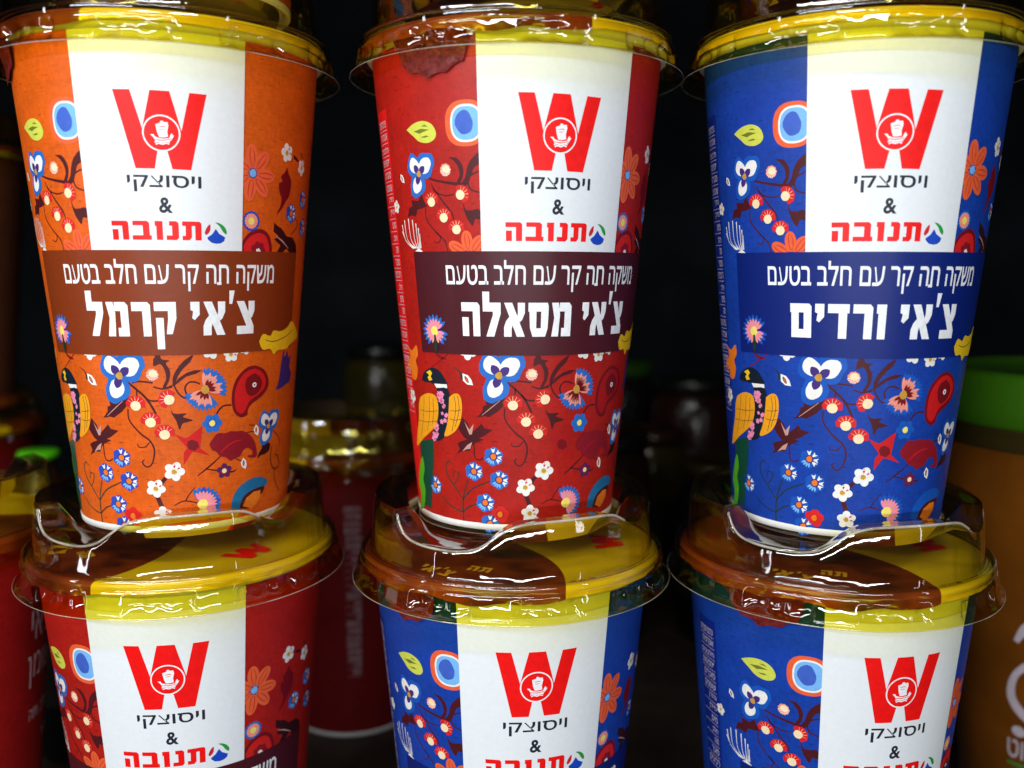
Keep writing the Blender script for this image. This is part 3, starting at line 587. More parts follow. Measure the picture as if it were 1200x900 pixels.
# ---------------------------------------------------------------- lettering
def font_tris(s, box, fl=None, bold=0.0, rtl=True, raw=False):
    """font outline fitted into box (a0,h0,a1,h1), h0 = top; returns triangles"""
    cu = bpy.data.curves.new('t', 'FONT'); cu.body = s[::-1] if rtl else s
    cu.offset = bold; cu.resolution_u = 3
    o = bpy.data.objects.new('t', cu); C.objects.link(o)
    dg = bpy.context.evaluated_depsgraph_get(); me = bpy.data.meshes.new_from_object(o.evaluated_get(dg))
    me.calc_loop_triangles()
    V = [(v.co.x, v.co.y) for v in me.vertices]
    x0 = min(v[0] for v in V); x1 = max(v[0] for v in V); y0 = min(v[1] for v in V); y1 = max(v[1] for v in V)
    if raw: x0, x1, y0, y1 = 0, 1, 0, 1; box = (0, 1, 1, 0)
    a0, h0, a1, h1 = box
    V = [(a0+(x-x0)/(x1-x0)*(a1-a0), h1+(y-y0)/(y1-y0)*(h0-h1)) for x, y in V]
    T = [[V[i] for i in t.vertices] for t in me.loop_triangles]
    bpy.data.objects.remove(o); bpy.data.curves.remove(cu); bpy.data.meshes.remove(me)
    return T
GL = {
 'ה': (7.5, [[(0,10),(6.6,10),(7.5,9.1),(7.5,0),(4.7,0),(4.7,7.4),(0,7.4)], [(.2,5.6),(2.9,5.6),(2.9,0),(.2,0)]]),
 'ל': (6.9, [[(0,13.2),(2.6,13.2),(2.6,10),(6.9,10),(6.9,6.8),(4.3,0),(1.2,0),(3.9,6.4),(3.9,7.4),(0,7.4)]]),
 'א': (8.0, [[(.1,10),(3.1,10),(8,0),(4.9,0)], [(5.2,10),(7.9,10),(7.9,7),(6.9,5),(6,4.3),(5.0,6),(5.3,7)], [(0,0),(2.9,0),(2.9,2.3),(3.5,4.3),(2.4,6.3),(.8,4.6),(0,2.8)]]),
 'ס': (7.8, [[(0,10),(7.4,10),(7.8,9),(7.8,7.4),(0,7.4)], [(.4,7.4),(3.1,7.4),(3.1,2.5),(.7,2.5)], [(4.9,7.4),(7.8,7.4),(7.6,2.5),(4.9,2.5)], [(.7,2.5),(7.6,2.5),(6.7,0),(1.7,0)]]),
 'ם': (7.6, [[(0,10),(6.8,10),(7.6,9.2),(7.6,7.4),(0,7.4)], [(.4,7.4),(3.1,7.4),(3.1,2.5),(.4,2.5)], [(4.9,7.4),(7.6,7.4),(7.6,2.5),(4.9,2.5)], [(.4,2.5),(7.6,2.5),(7.6,0),(.4,0)]]),
 'מ': (8.1, [[(0,10),(2.7,10),(3.4,6.6),(2.9,0),(.1,0),(1.1,5.5)], [(3.2,10),(7.1,10),(8.1,9),(8.1,7.4),(3.0,7.4)], [(5.3,7.4),(8.1,7.4),(8.1,0),(5.3,0)], [(4.1,2.5),(5.3,2.5),(5.3,0),(4.1,0)]]),
 'י': (3.1, [[(0,10),(3.1,10),(3.1,6.2),(1.4,4.6),(.5,5.2),(.9,7.2),(0,7.6)]]),
 'ו': (3.3, [[(0,10),(3.3,10),(3.3,0),(.6,0),(.6,7.4),(0,7.4)]]),
 'ק': (7.4, [[(0,10),(7.4,10),(7.4,7.4),(0,7.4)], [(4.6,7.4),(7.4,7.4),(7.4,5.2),(5.9,.6),(3.9,.6),(4.6,5)], [(.5,5.4),(3.1,5.4),(3.1,-3.8),(.5,-3.8)]]),
 'ר': (6.5, [[(0,10),(5.6,10),(6.5,9.1),(6.5,0),(3.7,0),(3.7,7.4),(0,7.4)]]),
 'ד': (7.1, [[(0,10),(7.1,10),(7.1,7.4),(6.4,7.4),(6.4,0),(3.6,0),(3.6,7.4),(0,7.4)]]),
 'צ': (7.6, [[(.1,10),(3.1,10),(7.3,2.5),(4.2,2.5)], [(4.9,10),(7.6,10),(7.6,7),(6.7,5.2),(5.6,4.4),(4.7,6),(5,7.2)], [(.3,2.5),(7.4,2.5),(7.4,0),(.3,0)]]),
 "'": (1.7, [[(.2,13.2),(2.2,13.2),(1.3,9.2),(.2,9.2)]]),
 'ת': (8.2, [[(0,10),(7.3,10),(8.2,9.1),(8.2,0),(5.5,0),(5.5,7.6),(0,7.6)], [(1.4,7.6),(4.0,7.6),(4.0,1.6),(3.0,0),(0,0),(0,2.3),(1.4,2.3)]]),
 'נ': (5.2, [[(1.2,10),(4.2,10),(5.2,9),(5.2,1.2),(4.2,0),(0,0),(0,2.4),(2.4,2.4),(2.4,7.6),(1.2,7.6)]]),
 'ב': (8.2, [[(.3,10),(6.4,10),(7.4,9),(7.4,2.4),(4.6,2.4),(4.6,7.6),(.3,7.6)], [(0,2.4),(8.2,2.4),(8.2,0),(0,0)]]),
}
def block_text(p, s, box, col, gap=1.25, space=3.6):
    """heavy square lettering; s in reading order, set right to left; box (a_left, h_top, a_right, h_base)"""
    x = 0; items = []
    for ch in s[::-1]:
        if ch == ' ': x += space; continue
        w_, P_ = GL[ch]; items.append((x, P_)); x += w_+gap
    tot = x-gap; a0, h0, a1, h1 = box; lv = {}
    for x, P_ in items:
        for j, q in enumerate(P_): lv.setdefault(j, []).append([(a0+(x+u)/tot*(a1-a0), h1+v/10*(h0-h1)) for u, v in q])
    for j in sorted(lv): p.add(lv[j], col)

def logo_parts(fl, title):
    """[(parent key, name, mesh)]"""
    out = []
    p = Print(.24); p.add([LOGO['W']], 'logo_red'); out.append(('panel', 'letter_mark', p.mesh('letter_mark', fl)))
    ec = LOGO['emb']; er = 4.72; T = loc((.3, ec[1]), 1)
    p = Print(.26)
    p.add([ell(T, 0, 0, er, er*.86*1.15, n=48)], 'text_white'); p.add([ell(T, 0, 0, er-.38, er*.99-.38, n=48)], 'logo_red')
    for k in ('sail', 'hull'): p.add([LOGO[k]], 'text_white')
    p.add(stroke([(-.6, 112.2), (1.0, 112.4), (1.9, 112.2)], [.08, .14, .08])+stroke([(-.3, 111.6), (1.4, 111.7)], [.1, .1]), 'logo_red')
    p.add(stroke([(-2.6, 109.1), (.8, 108.9), (3.6, 109.3)], [.1, .14, .1]), 'logo_red')
    for k in ('wave1', 'wave2'): p.add(stroke(LOGO[k], [.22]*5), 'text_white')
    out.append(('panel', 'ship_emblem', p.mesh('ship_emblem', fl)))
    p = Print(.24); p.add(font_tris('ויסוצקי', (-12.9, 99.9, 13.9, 95.6), bold=.014), 'charcoal', tri=True); out.append(('panel', 'brand_line', p.mesh('brand_line', fl)))
    p = Print(.24); p.add(font_tris('&', (-1.9, 94.2, 3.1, 90.1), bold=.022), 'charcoal', tri=True); out.append(('panel', 'ampersand', p.mesh('ampersand', fl)))
    p = Print(.24); block_text(p, 'תנובה', (-20.4, 88.0, 13.6, 83.0), 'logo_red', gap=1.5); out.append(('panel', 'dairy_line', p.mesh('dairy_line', fl)))
    p = Print(.24); p.add([catmull(LOGO['drop_red']+[LOGO['drop_red'][0]], 3)[:-1]], 'mark_red'); p.add([catmull(LOGO['drop_green']+[LOGO['drop_green'][0]], 3)[:-1]], 'leaf_mark'); p.add([LOGO['drop_blue']], 'sea_blue')
    out.append(('panel', 'drop_emblem', p.mesh('drop_emblem', fl)))
    p = Print(.28); box = (-47, 77.9, 48, 69.2)
    s_ = 'משקה חה קר עם חלב בטעם'      # the letter tav is drawn as the het outline with a foot added, the font's own contours overlap
    p.add(font_tris(s_, box, bold=.012), 'text_white', tri=True)
    vis = s_[::-1]; k = vis.index('הח')+1
    def width(q):
        T = font_tris(q, (0, 1, 1, 0), rtl=False, raw=True); xs = [v[0] for t in T for v in t]; return min(xs), max(xs)
    f0, f1 = width(vis); g0, g1 = width(vis[:k+1]); hw = width('ח'); left = g1-(hw[1]-hw[0])
    X = lambda x: box[0]+(x-f0)/(f1-f0)*(box[2]-box[0])
    fx = X(left); p.add([[(fx-1.0, 70.9), (fx+.9, 70.9), (fx+.9, 71.65), (fx-1.0, 71.65)]], 'text_white'); out.append(('band', 'flavour_line', p.mesh('flavour_line', fl)))
    x = {'masala': 40.8, 'caramel': 36.8, 'roses': 37}[fl]
    p = Print(.28); block_text(p, title, (-x+.5, 66.3, x+.5, 56.9), 'text_white'); out.append(('band', 'flavour_name', p.mesh('flavour_name', fl)))
    return out

# ---------------------------------------------------------------- meshes shared by all cups
def grid_mesh(name, rings, closed=True, mats=(), mi=None, cap_top=False, cap_bot=False, smooth=True, flip=False):
    n = len(rings[0]); V = [q for r in rings for q in r]; F = []; MI = []
    for j in range(len(rings)-1):
        for i in range(n if closed else n-1):
            a, b, c, d = j*n+i, j*n+(i+1) % n, (j+1)*n+(i+1) % n, (j+1)*n+i
            F.append((a, d, c, b) if flip else (a, b, c, d)); MI.append(mi(i, j) if mi else 0)
    if cap_top: F.append(list(range((len(rings)-1)*n, len(rings)*n))); MI.append(MI[-1])
    if cap_bot: F.append(list(range(n))[::-1]); MI.append(MI[0])
    me = bpy.data.meshes.new(name); me.from_pydata(V, [], F)
    for m in mats: me.materials.append(m)
    me.polygons.foreach_set('material_index', MI); me.polygons.foreach_set('use_smooth', [smooth]*len(F)); me.update(); return me
def ring(r, z, n=180, a0=0):
    return [(r*MM*math.sin(R(a0+360*i/n)), -r*MM*math.cos(R(a0+360*i/n)), z*MM) for i in range(n)]
def lathe(name, prof, mats, n=96, mi=None, **k): return grid_mesh(name, [ring(r, z, n) for r, z in prof], mats=mats, mi=mi, **k)
def sharpen(me, deg):
    bm = bmesh.new(); bm.from_mesh(me)
    for e in bm.edges:
        if len(e.link_faces) == 2 and e.calc_face_angle(0) > R(deg): e.smooth = False
    bm.to_mesh(me); bm.free()

def patch(name, a0, a1, h0, h1, lift, mats, split=None, top_mat=None):
    """a printed field between two angles and two heights"""
    A = [a0]+[k for k in range(-180, 181, 2) if a0 < k < a1]+[a1]
    H = [h0]+([split] if split else [])+[h1]
    V = [on_cup(a, h, lift) for h in H for a in A]; n = len(A); F = []; MI = []
    for j in range(len(H)-1):
        for i in range(n-1): F.append((j*n+i, j*n+i+1, (j+1)*n+i+1, (j+1)*n+i)); MI.append(1 if j == 1 else 0)
    me = bpy.data.meshes.new(name); me.from_pydata(V, [], F)
    for m in mats: me.materials.append(m)
    me.polygons.foreach_set('material_index', MI); me.polygons.foreach_set('use_smooth', [True]*len(F))
    me.normals_split_custom_set_from_vertices([cup_normal(a) for h in H for a in A]); me.update(); return me

def smooth01(t): t = max(0, min(1, t)); return t*t*(3-2*t)
def plateau(th):
    """height of the lid's crown (mm above the cup base): high, with a wide dip on the left front and a short one on the right"""
    th = (th+180) % 360-180
    P = PLAT
    if th <= P[0][0] or th >= P[-1][0]: return P[0][1]+(.5*smooth01((abs(th)-90)/20))
    for i in range(len(P)-1):
        if P[i][0] <= th <= P[i+1][0]:
            p0, p1, p2, p3 = P[max(0, i-1)], P[i], P[i+1], P[min(len(P)-1, i+2)]
            t = (th-p1[0])/(p2[0]-p1[0]); d = p2[0]-p1[0]
            m1 = (p2[1]-p0[1])/max(1e-6, p2[0]-p0[0])*d; m2 = (p3[1]-p1[1])/max(1e-6, p3[0]-p1[0])*d
            return (2*t**3-3*t*t+1)*p1[1]+(t**3-2*t*t+t)*m1+(-2*t**3+3*t*t)*p2[1]+(t**3-t*t)*m2
PLAT = [(-62, 158), (-55, 158), (-52, 156.8), (-49.5, 153.4), (-46, 151.2), (-40, 150.1), (-30, 149.7), (-21, 149.9), (-14, 151.3), (-8, 154.3), (-3, 156.7), (3, 158.1), (12, 158.6), (30, 158.6),
        (40, 158.0), (46, 156.0), (51, 153.9), (57, 152.9), (63, 153.6), (69, 156), (75, 157.7), (82, 158)]
def lid_mesh():
    n = 480; rings = []
    angs = [360*i/n-180 for i in range(n)]
    def tab(th):   # moulded tamper tabs of the skirt: 0 outside, 1 on the pushed-in flat
        u = (th+7) % 36
        return smooth01((u-5)/1.5)*(1-smooth01((u-27)/1.5))*(.75+.25*math.sin(th*.7))
    def sub(th):
        u = (th+7) % 36
        return smooth01((u-10)/1.5)*(1-smooth01((u-14)/1.5))-.8*smooth01((u-17)/1.5)*(1-smooth01((u-21)/1.5))
    def nz(th, z, s): return noise.noise(Vector((math.cos(R(th))*s, math.sin(R(th))*s, z*.35)))
    spec = []
    def add(fr, fz): rings.append([((fr(t))*MM*math.sin(R(t)), -(fr(t))*MM*math.cos(R(t)), fz(t)*MM) for t in angs])
    add(lambda t: 50.3+.15*nz(t, 0, 5), lambda t: 131.9)
    add(lambda t: 50.15+.15*nz(t, 0, 5), lambda t: 132.25)
    add(lambda t: 49.3+.15*nz(t, 0, 5), lambda t: 132.5)
    add(lambda t: 49.0-1.0*tab(t)+.2*nz(t, 1, 9), lambda t: 133.3+.5*tab(t))
    add(lambda t: 48.9-2.0*tab(t)-1.0*sub(t)*tab(t)+.3*nz(t, 2, 9), lambda t: 134.6)
    add(lambda t: 48.7-2.2*tab(t)-1.0*sub(t)*tab(t)+.3*nz(t, 3, 9), lambda t: 136.4)
    add(lambda t: 48.5-1.2*tab(t)+.2*nz(t, 4, 9), lambda t: 137.5-.2*tab(t))
    add(lambda t: 48.3, lambda t: 138.2)
    for r, z in ((48.0, 139.3), (47.4, 139.7), (47.6, 140.5), (47.7, 141.2), (47.3, 142.0), (46.7, 142.3), (46.2, 142.1), (45.9, 141.6), (45.7, 141.8), (45.4, 142.1), (45.1, 141.9), (44.8, 141.9)):
        add(lambda t, r=r: r, lambda t, z=z: z)
    for f, r in ((0.03, 44.6), (.12, 44.35), (.3, 44.15), (.5, 43.95), (.7, 43.75), (.86, 43.5), (.95, 43.2)):
        add(lambda t, r=r: r+.12*nz(t, r, 3)+.16*nz(t, r*.3, 11)+.05*nz(t, r*2.0, 30), lambda t, f=f: 141.9+(plateau(t)-141.9)*f)
    for r, dz in ((42.8, .25), (42.2, 0), (40.5, 0), (38.5, -.1), (37.2, -.12)):
        add(lambda t, r=r: r, lambda t, dz=dz: plateau(t)+dz)
    j0 = len(rings)
    for f, r in ((.06, 36.6), (.35, 35.0), (.7, 33.1), (1, 31.6)):
        add(lambda t, r=r: r, lambda t, f=f: plateau(t)-.15+(149.6-plateau(t)+.15)*f)
    j1 = len(rings)-1
    for r, z in ((31.2, 149.9), (30.2, 151.3), (29, 151.3), (27.5, 150.6), (20, 150.5), (8, 150.5), (.5, 150.5)): add(lambda t, r=r: r, lambda t, z=z: z)
    me = grid_mesh('plastic_lid', rings, mats=[MAT['plastic'], MAT['seat'], MAT['crown']], mi=lambda i, j: 1 if j0-1 <= j < j1 and plateau(angs[i]) > 157 else 0 if j < 8 else 2); sharpen(me, 62); return me
def lip_mesh(r_c=43.1, rt=.42):
    """thick rolled edge running along the crown and the dips"""
    n = 360; m = 6; rings = []
    for k in range(m):
        a = 2*math.pi*k/m
        rings.append([((r_c+rt*math.cos(a))*MM*math.sin(R(t)), -(r_c+rt*math.cos(a))*MM*math.cos(R(t)), (plateau(t)-.1+rt*math.sin(a))*MM) for t in [360*i/n-180 for i in range(n)]])
    V = [q for r in rings for q in r]; F = []
    for i in range(n):
        th = 360*i/n-180
        if not (-53 < th < 47): continue
        for k in range(m): F.append((k*n+i, k*n+(i+1) % n, ((k+1) % m)*n+(i+1) % n, ((k+1) % m)*n+i))
    me = bpy.data.meshes.new('lid_lip'); me.from_pydata(V, [], F); me.materials.append(MAT['lip'])
    me.polygons.foreach_set('use_smooth', [True]*len(F)); me.update()
    bm = bmesh.new(); bm.from_mesh(me)
    bmesh.ops.delete(bm, geom=[v for v in bm.verts if not v.link_faces], context='VERTS'); bmesh.ops.recalc_face_normals(bm, faces=bm.faces); bm.to_mesh(me); bm.free(); return me
def skirt_edge_mesh():
    n = 288; m = 5; V = []; F = []
    for i in range(n):
        t = 360*i/n-180; r0 = 50.35+.15*noise.noise(Vector((math.cos(R(t))*5, math.sin(R(t))*5, 0)))
        for k in range(m):
            a = 2*math.pi*k/m; r = r0-.1+.12*math.cos(a); V.append((r*MM*math.sin(R(t)), -r*MM*math.cos(R(t)), (131.98+.12*math.sin(a))*MM))
    for i in range(n):
        for k in range(m): F.append((i*m+k, ((i+1) % n)*m+k, ((i+1) % n)*m+(k+1) % m, i*m+(k+1) % m))
    me = bpy.data.meshes.new('skirt_edge'); me.from_pydata(V, [], F); me.materials.append(MAT['lip'])
    me.polygons.foreach_set('use_smooth', [True]*len(F)); me.update(); return me
def foil_mesh():
    n = 288; rings = []; A = [360*i/n-180 for i in range(n)]
    def nz(t, z, s): return noise.noise(Vector((math.cos(R(t))*s, math.sin(R(t))*s, z)))
    def add(fr, fz): rings.append([(fr(t)*MM*math.sin(R(t)), -fr(t)*MM*math.cos(R(t)), fz(t)*MM) for t in A])
    def drop(t):
        br = smooth01((-t+10)/12)*smooth01((t+165)/12) if t < 20 else 0   # the brown side hangs lower
        return 137.9-br*1.2+.9*nz(t, 4, 5)*(.3+br)
    add(lambda t: 46.6+.5*nz(t, 9, 14), drop)
    add(lambda t: 46.5+.6*nz(t, 8, 12), lambda t: (drop(t)+139.0)/2)
    add(lambda t: 46.5+.35*nz(t, 7, 14), lambda t: 139.2)
    add(lambda t: 46.4+.15*nz(t, 6, 12), lambda t: 139.9)
    for r, z in ((46.0, 140.5), (45.4, 140.9), (44.6, 140.95), (42, 140.8), (36, 140.75), (26, 140.8), (14, 140.7), (.4, 140.75)):
        add(lambda t, r=r: r, lambda t, z=z: z+(.12*nz(t, z*3, 3) if r < 44 else 0))
    return grid_mesh('foil_seal', rings, mats=[MAT['foil']])
def flat_mesh(name, polys, m, z):
    V = []; F = []
    for p in polys:
        idx = tessellate_polygon([[Vector((x, y, 0)) for x, y in p]])
        b = len(V); V += [(x*MM, y*MM, z*MM) for x, y in p]
        for t in idx: F.append([b+i for i in t])
    me = bpy.data.meshes.new(name); me.from_pydata(V, [], F); me.materials.append(m); me.update(); return me
def foil_prints():
    # lettering printed on the seal: gold strokes on the brown side, the red letter on the yellow side, a date code near the edge
    gold = []
    def put(P_, cx, cy, s, rot=0):
        c_, s_ = math.cos(R(rot)), math.sin(R(rot)); return [(cx+(x*c_-y*s_)*s, cy+(x*s_+y*c_)*s) for x, y in P_]
    x = 0
    for k, ch in enumerate("צ'אי"[::-1]):
        w_, P_ = GL[ch]
        for q in P_: gold.append(put([(x+u, v) for u, v in q], -34, -21, .5, -52))
        x += w_+1.2
    x = 0
    for ch in "תה"[::-1]:
        w_, P_ = GL[ch]
        for q in P_: gold.append(put([(x+u, v) for u, v in q], -20, -26, .42, -36))
        x += w_+1.2
    Wp = [(a*.8, (h-101.5)*.8) for a, h in LOGO['W']]
    red = [put(Wp, 34, -9, .6, 82)]
    return (flat_mesh('gold_lettering', gold, MAT['gold'], 141.12), flat_mesh('red_letter', red, MAT['logo_red'], 141.12))
def date_mesh():
    T = font_tris('04 10 21 08', (0, 1.25, 14, 0), rtl=False)
    V = []; F = []
    for t in T:
        b = len(V)
        for x, y in t:
            a = 3+x*1.15; r = 44.3-y
            V.append((r*MM*math.sin(R(a)), -r*MM*math.cos(R(a)), .14112))
        F.append((b, b+1, b+2))
    me = bpy.data.meshes.new('date_code'); me.from_pydata(V, [], F); me.materials.append(MAT['charcoal']); me.update(); return me
def tab_mesh():
    n = 22; rows = 10; V = []; F = []
    for j in range(rows+1):
        for i in range(n+1):
            u = i/n*2-1; v = j/rows
            bottom = 126.0+3.2*abs(u)**1.6+.9*abs(math.sin(u*5.2+.6))
            h = 138-(138-bottom)*v; a = u*(15.5-2.5*v**2)
            lift = .9+.35*noise.noise(Vector((u*4, v*4, 2)))+1.6*(1-v)**2
            q = on_cup(a, h, lift); V.append(q)
    for j in range(rows):
        for i in range(n): F.append((j*(n+1)+i, (j+1)*(n+1)+i, (j+1)*(n+1)+i+1, j*(n+1)+i+1))
    me = bpy.data.meshes.new('pull_tab'); me.from_pydata(V, [], F); me.materials.append(MAT['tab'])
    me.polygons.foreach_set('use_smooth', [True]*len(F)); me.update(); return me

def link(name, me, parent=None, kind=None):
    o = bpy.data.objects.new(name, me); C.objects.link(o)
    if parent: o.parent = parent
    if kind: o['kind'] = kind
    return o
def empty(name, loc_, label, cat, group=None, rz=0):
    o = bpy.data.objects.new(name, None); C.objects.link(o); o.empty_display_size = .02
    o.location = loc_; o.rotation_euler = (0, 0, rz); o['label'] = label; o['category'] = cat
    if group: o['group'] = group
    return o

def row_text(fl):
    """rows of small table lettering on the side strip"""
    words = ['ערכים תזונתיים', 'אנרגיה', 'חלבונים', 'פחמימות', 'סוכרים', 'שומנים', 'נתרן', 'סידן', 'מים', 'חלב', 'תה', 'סוכר', 'רכיבים', 'חלב', 'מים', 'תה']
    p = Print(.08); tr = []; ln = []
    for i in range(24):
        h = 118-i*3.6; s = words[i % len(words)]; w_ = min(10.5, 1.6*len(s))
        tr += font_tris(s, (-80.5-w_, h, -80.5, h-1.9), bold=.006)
        ln += [[(-91.5, h-2.65), (-80, h-2.65), (-80, h-2.8), (-91.5, h-2.8)]]
    p.add(tr, 'faint', tri=True); p.add(ln, 'faint'); return p.mesh('table_lettering', fl)

EDGE = skirt_edge_mesh()
LID, LIP, FOIL, DATE, TAB = lid_mesh(), lip_mesh(), foil_mesh(), date_mesh(), tab_mesh()
GOLDP, REDP = foil_prints()
RIMM = lathe('base_rim', [(RB-1.2, 4), (RB-1.0, .4), (RB-.5, 0), (RB+.12, .15), (rad(2)+.12, 1.9), (rad(2), 2.05)], [MAT['paper']], n=180)
BOT = lathe('cup_bottom', [(RB-1.1, 4.2), (.3, 4.2)], [MAT['paper']], n=90, flip=True)
LIPC = lathe('rolled_rim', [(43.6, 136.2), (44.6, 136.4), (45.3, 137.2), (45.4, 138.2), (44.8, 139.1), (43.9, 139.3), (43.2, 138.8), (42.9, 137.5)], [MAT['paper']], n=144)

def make_cup(fl, title, label, full=True, shell=False):
    t = empty('drink_cup', (0, 0, 0), label, 'cup')
    H = [2.0, 20, 50, 80, 110, 131.6, 137]
    wall = link('cup_wall', grid_mesh('cup_wall', [ring(rad(h), h, 180) for h in H], mats=[MAT[fl+'_ground']]), t)
    link('base_rim', RIMM, t); link('cup_bottom', BOT, t); link('rolled_rim', LIPC, t)
    pan = link('white_panel', patch('white_panel', -30.3, 30.5, 80.3, 137, .2, [MAT['panel']]), t)
    band = link('name_band', patch('name_band', -65.6, 66, 51.6, 80.3, .215, [MAT[fl+'_band']]), t)
    strip = link('side_strip', patch('side_strip', -92.5, -78.5, 3.5, 121, .05, [MAT[fl+'_strip']]), t)
    if full:
        TABLE[fl] = link('table_lettering', row_text(fl), strip)
        for par, name, me in logo_parts(fl, title): link(name, me, pan if par == 'panel' else band)
        for name, me in motif_meshes(fl): link(name, me, wall)
    f = link('foil_seal', FOIL, t); link('gold_lettering', GOLDP, f); link('red_letter', REDP, f); link('date_code', DATE, f)
    link('pull_tab', TAB, t)
    l = link('plastic_lid', LID, t); link('lid_lip', LIP, l); link('skirt_edge', EDGE, l)
    return t
def kids(o): return [c for c in C.objects if c.parent == o]
KID = {}
def copy_tree(o):
    c = o.copy(); C.objects.link(c)
    for ch in KID[o.name]:
        d = ch.copy(); C.objects.link(d); d.parent = c
        for g in KID.get(ch.name, []):
            e = g.copy(); C.objects.link(e); e.parent = d
    return c
TABLE = {}
protos = {'caramel': make_cup('caramel', "צ'אי קרמל", 'p'), 'masala': make_cup('masala', "צ'אי מסאלה", 'p'), 'roses': make_cup('roses', "צ'אי ורדים", 'p')}
for o in C.objects:
    if o.parent: KID.setdefault(o.parent.name, []).append(o)
used = {}
def cup(fl, x, y, z, rot, label, group, foil=0, lid=0, tab=-48, show_tab=True):
    """x, y, z mm in the lens frame; z is the height of the base over the shelf"""
    t = protos[fl] if fl not in used else copy_tree(protos[fl])
    used[fl] = 1
    t.location = (x*MM, y*MM, z*MM); t.rotation_euler = (0, 0, R(rot)); t['label'] = label; t['group'] = group
    for ch in [c for c in C.objects if c.parent == t]:
        b = ch.name.split('.')[0]
        if b == 'foil_seal': ch.rotation_euler = (0, 0, R(foil-rot))
        elif b == 'plastic_lid': ch.rotation_euler = (0, 0, R(lid-rot))
        elif b == 'pull_tab': ch.rotation_euler = (0, 0, R(tab-rot))
    return t
ST = 151.75
G1, G2, G3 = 'iced tea cups of the upper row', 'iced tea cups of the lower row', 'iced tea cups standing deeper in the cabinet'
cup('masala', 1.1, 291.0, ST, 16.0, 'red cup with maroon name band, middle cup of the upper row', G1, foil=20, lid=2, tab=-32)
cup('caramel', -103.7, 288.2, ST, 15.6, 'orange cup with brown name band, upper row, left', G1, foil=-12, lid=0, tab=-60)
cup('roses', 101.5, 284.6, ST, -4.4, 'blue cup with navy name band, upper row, right, standing on another blue cup', G1, foil=-95, lid=-8, tab=150)
cup('masala', -105.8, 291.3, 0, 10.6, 'red cup with mostly yellow seal, lower row, under the orange cup', G2, foil=-18, lid=1, tab=-120)
cup('roses', -.1, 287.5, 0, 9.8, 'blue cup of the lower row, under the red cup', G2, foil=14, lid=2, tab=-44)
cup('roses', 100.7, 284.6, 0, 10.7, 'blue cup of the lower row, under the other blue cup', G2, foil=15, lid=-8, tab=-42)
cup('caramel', -99.0, 290.0, 2*ST, 5, 'orange cup cut off by the top edge, standing on the upper orange cup', 'iced tea cups of the topmost row', foil=0, lid=0)
# ---------------------------------------------------------------- neighbours and the depth of the cabinet
def bg_cup(fl, x, y, z, rot, label, cat='cup', foil=0, lid=0, ground=None, parts=('cup_wall', 'base_rim', 'white_panel', 'name_band', 'rolled_rim', 'foil_seal', 'plastic_lid')):
    t = empty('drink_cup', (x*MM, y*MM, z*MM), label, cat, G3, R(rot))
    src = {c.name.split('.')[0]: c for c in KID[protos[fl].name]}
    for k in parts:
        d = src[k].copy(); C.objects.link(d); d.parent = t
        if ground and k == 'cup_wall': d.data = d.data.copy(); d.data.materials[0] = ground
        d.rotation_euler = (0, 0, R(foil if k == 'foil_seal' else lid if k == 'plastic_lid' else 0))
    return t
DIMMED_RED = mat('dimmed_red_cup', srgb(112, 18, 22), rough=.45, extra=weave())  # red ground darkened: the back row's shade is put into the colour
DIMMED_BROWN = mat('dimmed_brown_cup', srgb(84, 44, 26), rough=.45, extra=weave())  # brown ground with the dimness of the far corner put into it
BARE = ('cup_wall', 'base_rim', 'rolled_rim', 'foil_seal', 'plastic_lid')
a = bg_cup('masala', -205.0, 306.0, 0, 200, 'red cup cut off by the left edge, lower row, pale writing on its side', foil=-100, ground=mat('dimmed_edge_cup', srgb(150, 22, 22), rough=.45, extra=weave()), parts=BARE)  # wall red darkened, putting shade at the left edge into the colour
a['group'] = G2
tr = font_tris("צ'אי", (-80, 113, -58, 100), bold=.0)+font_tris('שומן', (-82, 95, -56, 83), bold=.0)+font_tris('חלב ותה', (-80, 76, -58, 71))+font_tris('קר', (-66, 64, -56, 60))
p = Print(.3); p.add(tr, 'faint', tri=True)
o = link('side_lettering', p.mesh('side_lettering', 'masala'), a); o.rotation_euler = (0, 0, R(-34))
bk = bg_cup('masala', -82, 458, 0, 60, 'blurred red cup in the gap left of the middle stack, further back', foil=100, lid=60, ground=DIMMED_RED, parts=BARE)
o = TABLE['masala'].copy(); C.objects.link(o); o.parent = bk; o.rotation_euler = (0, 0, R(37))
bg_cup('caramel', -318, 520, ST, 150, 'blurred brown cup at the left edge, upper level, far back', foil=90, ground=DIMMED_BROWN, parts=BARE)
bg_cup('masala', -318, 520, 0, 150, 'blurred red cup at the left edge under the far brown one', foil=90, ground=DIMMED_RED, parts=BARE)

def simple_bottle(x, y, label, body_prof, cap_prof, ring_prof, bcol, ccol, rcol, ribs=60, name='juice_bottle'):
    t = empty(name, (x*MM, y*MM, 0), label, 'bottle')
    b = link('bottle_body', lathe('bottle_body', body_prof, [mat('bottle_juice', bcol, rough=.18, grain=.35, scale=30, coat=.8)]), t)
    if ring_prof: link('neck_ring', lathe('neck_ring', ring_prof, [mat('neck_ring_dark', rcol, rough=.25, coat=.8)]), t)  # neck ring in one even dark colour
    n = ribs*2; rg = []
    for j, (r, z) in enumerate(cap_prof):
        rg.append([((r+(.35 if (i % 2 and 0 < j < len(cap_prof)-3) else 0))*MM*math.sin(2*math.pi*i/n), -(r+(.35 if (i % 2 and 0 < j < len(cap_prof)-3) else 0))*MM*math.cos(2*math.pi*i/n), z*MM) for i in range(n)])
    link('screw_cap', grid_mesh('screw_cap', rg, mats=[mat('green_cap', ccol, rough=.4, coat=.2)], cap_top=True), t)
    return t, b
H0 = EYE*1000
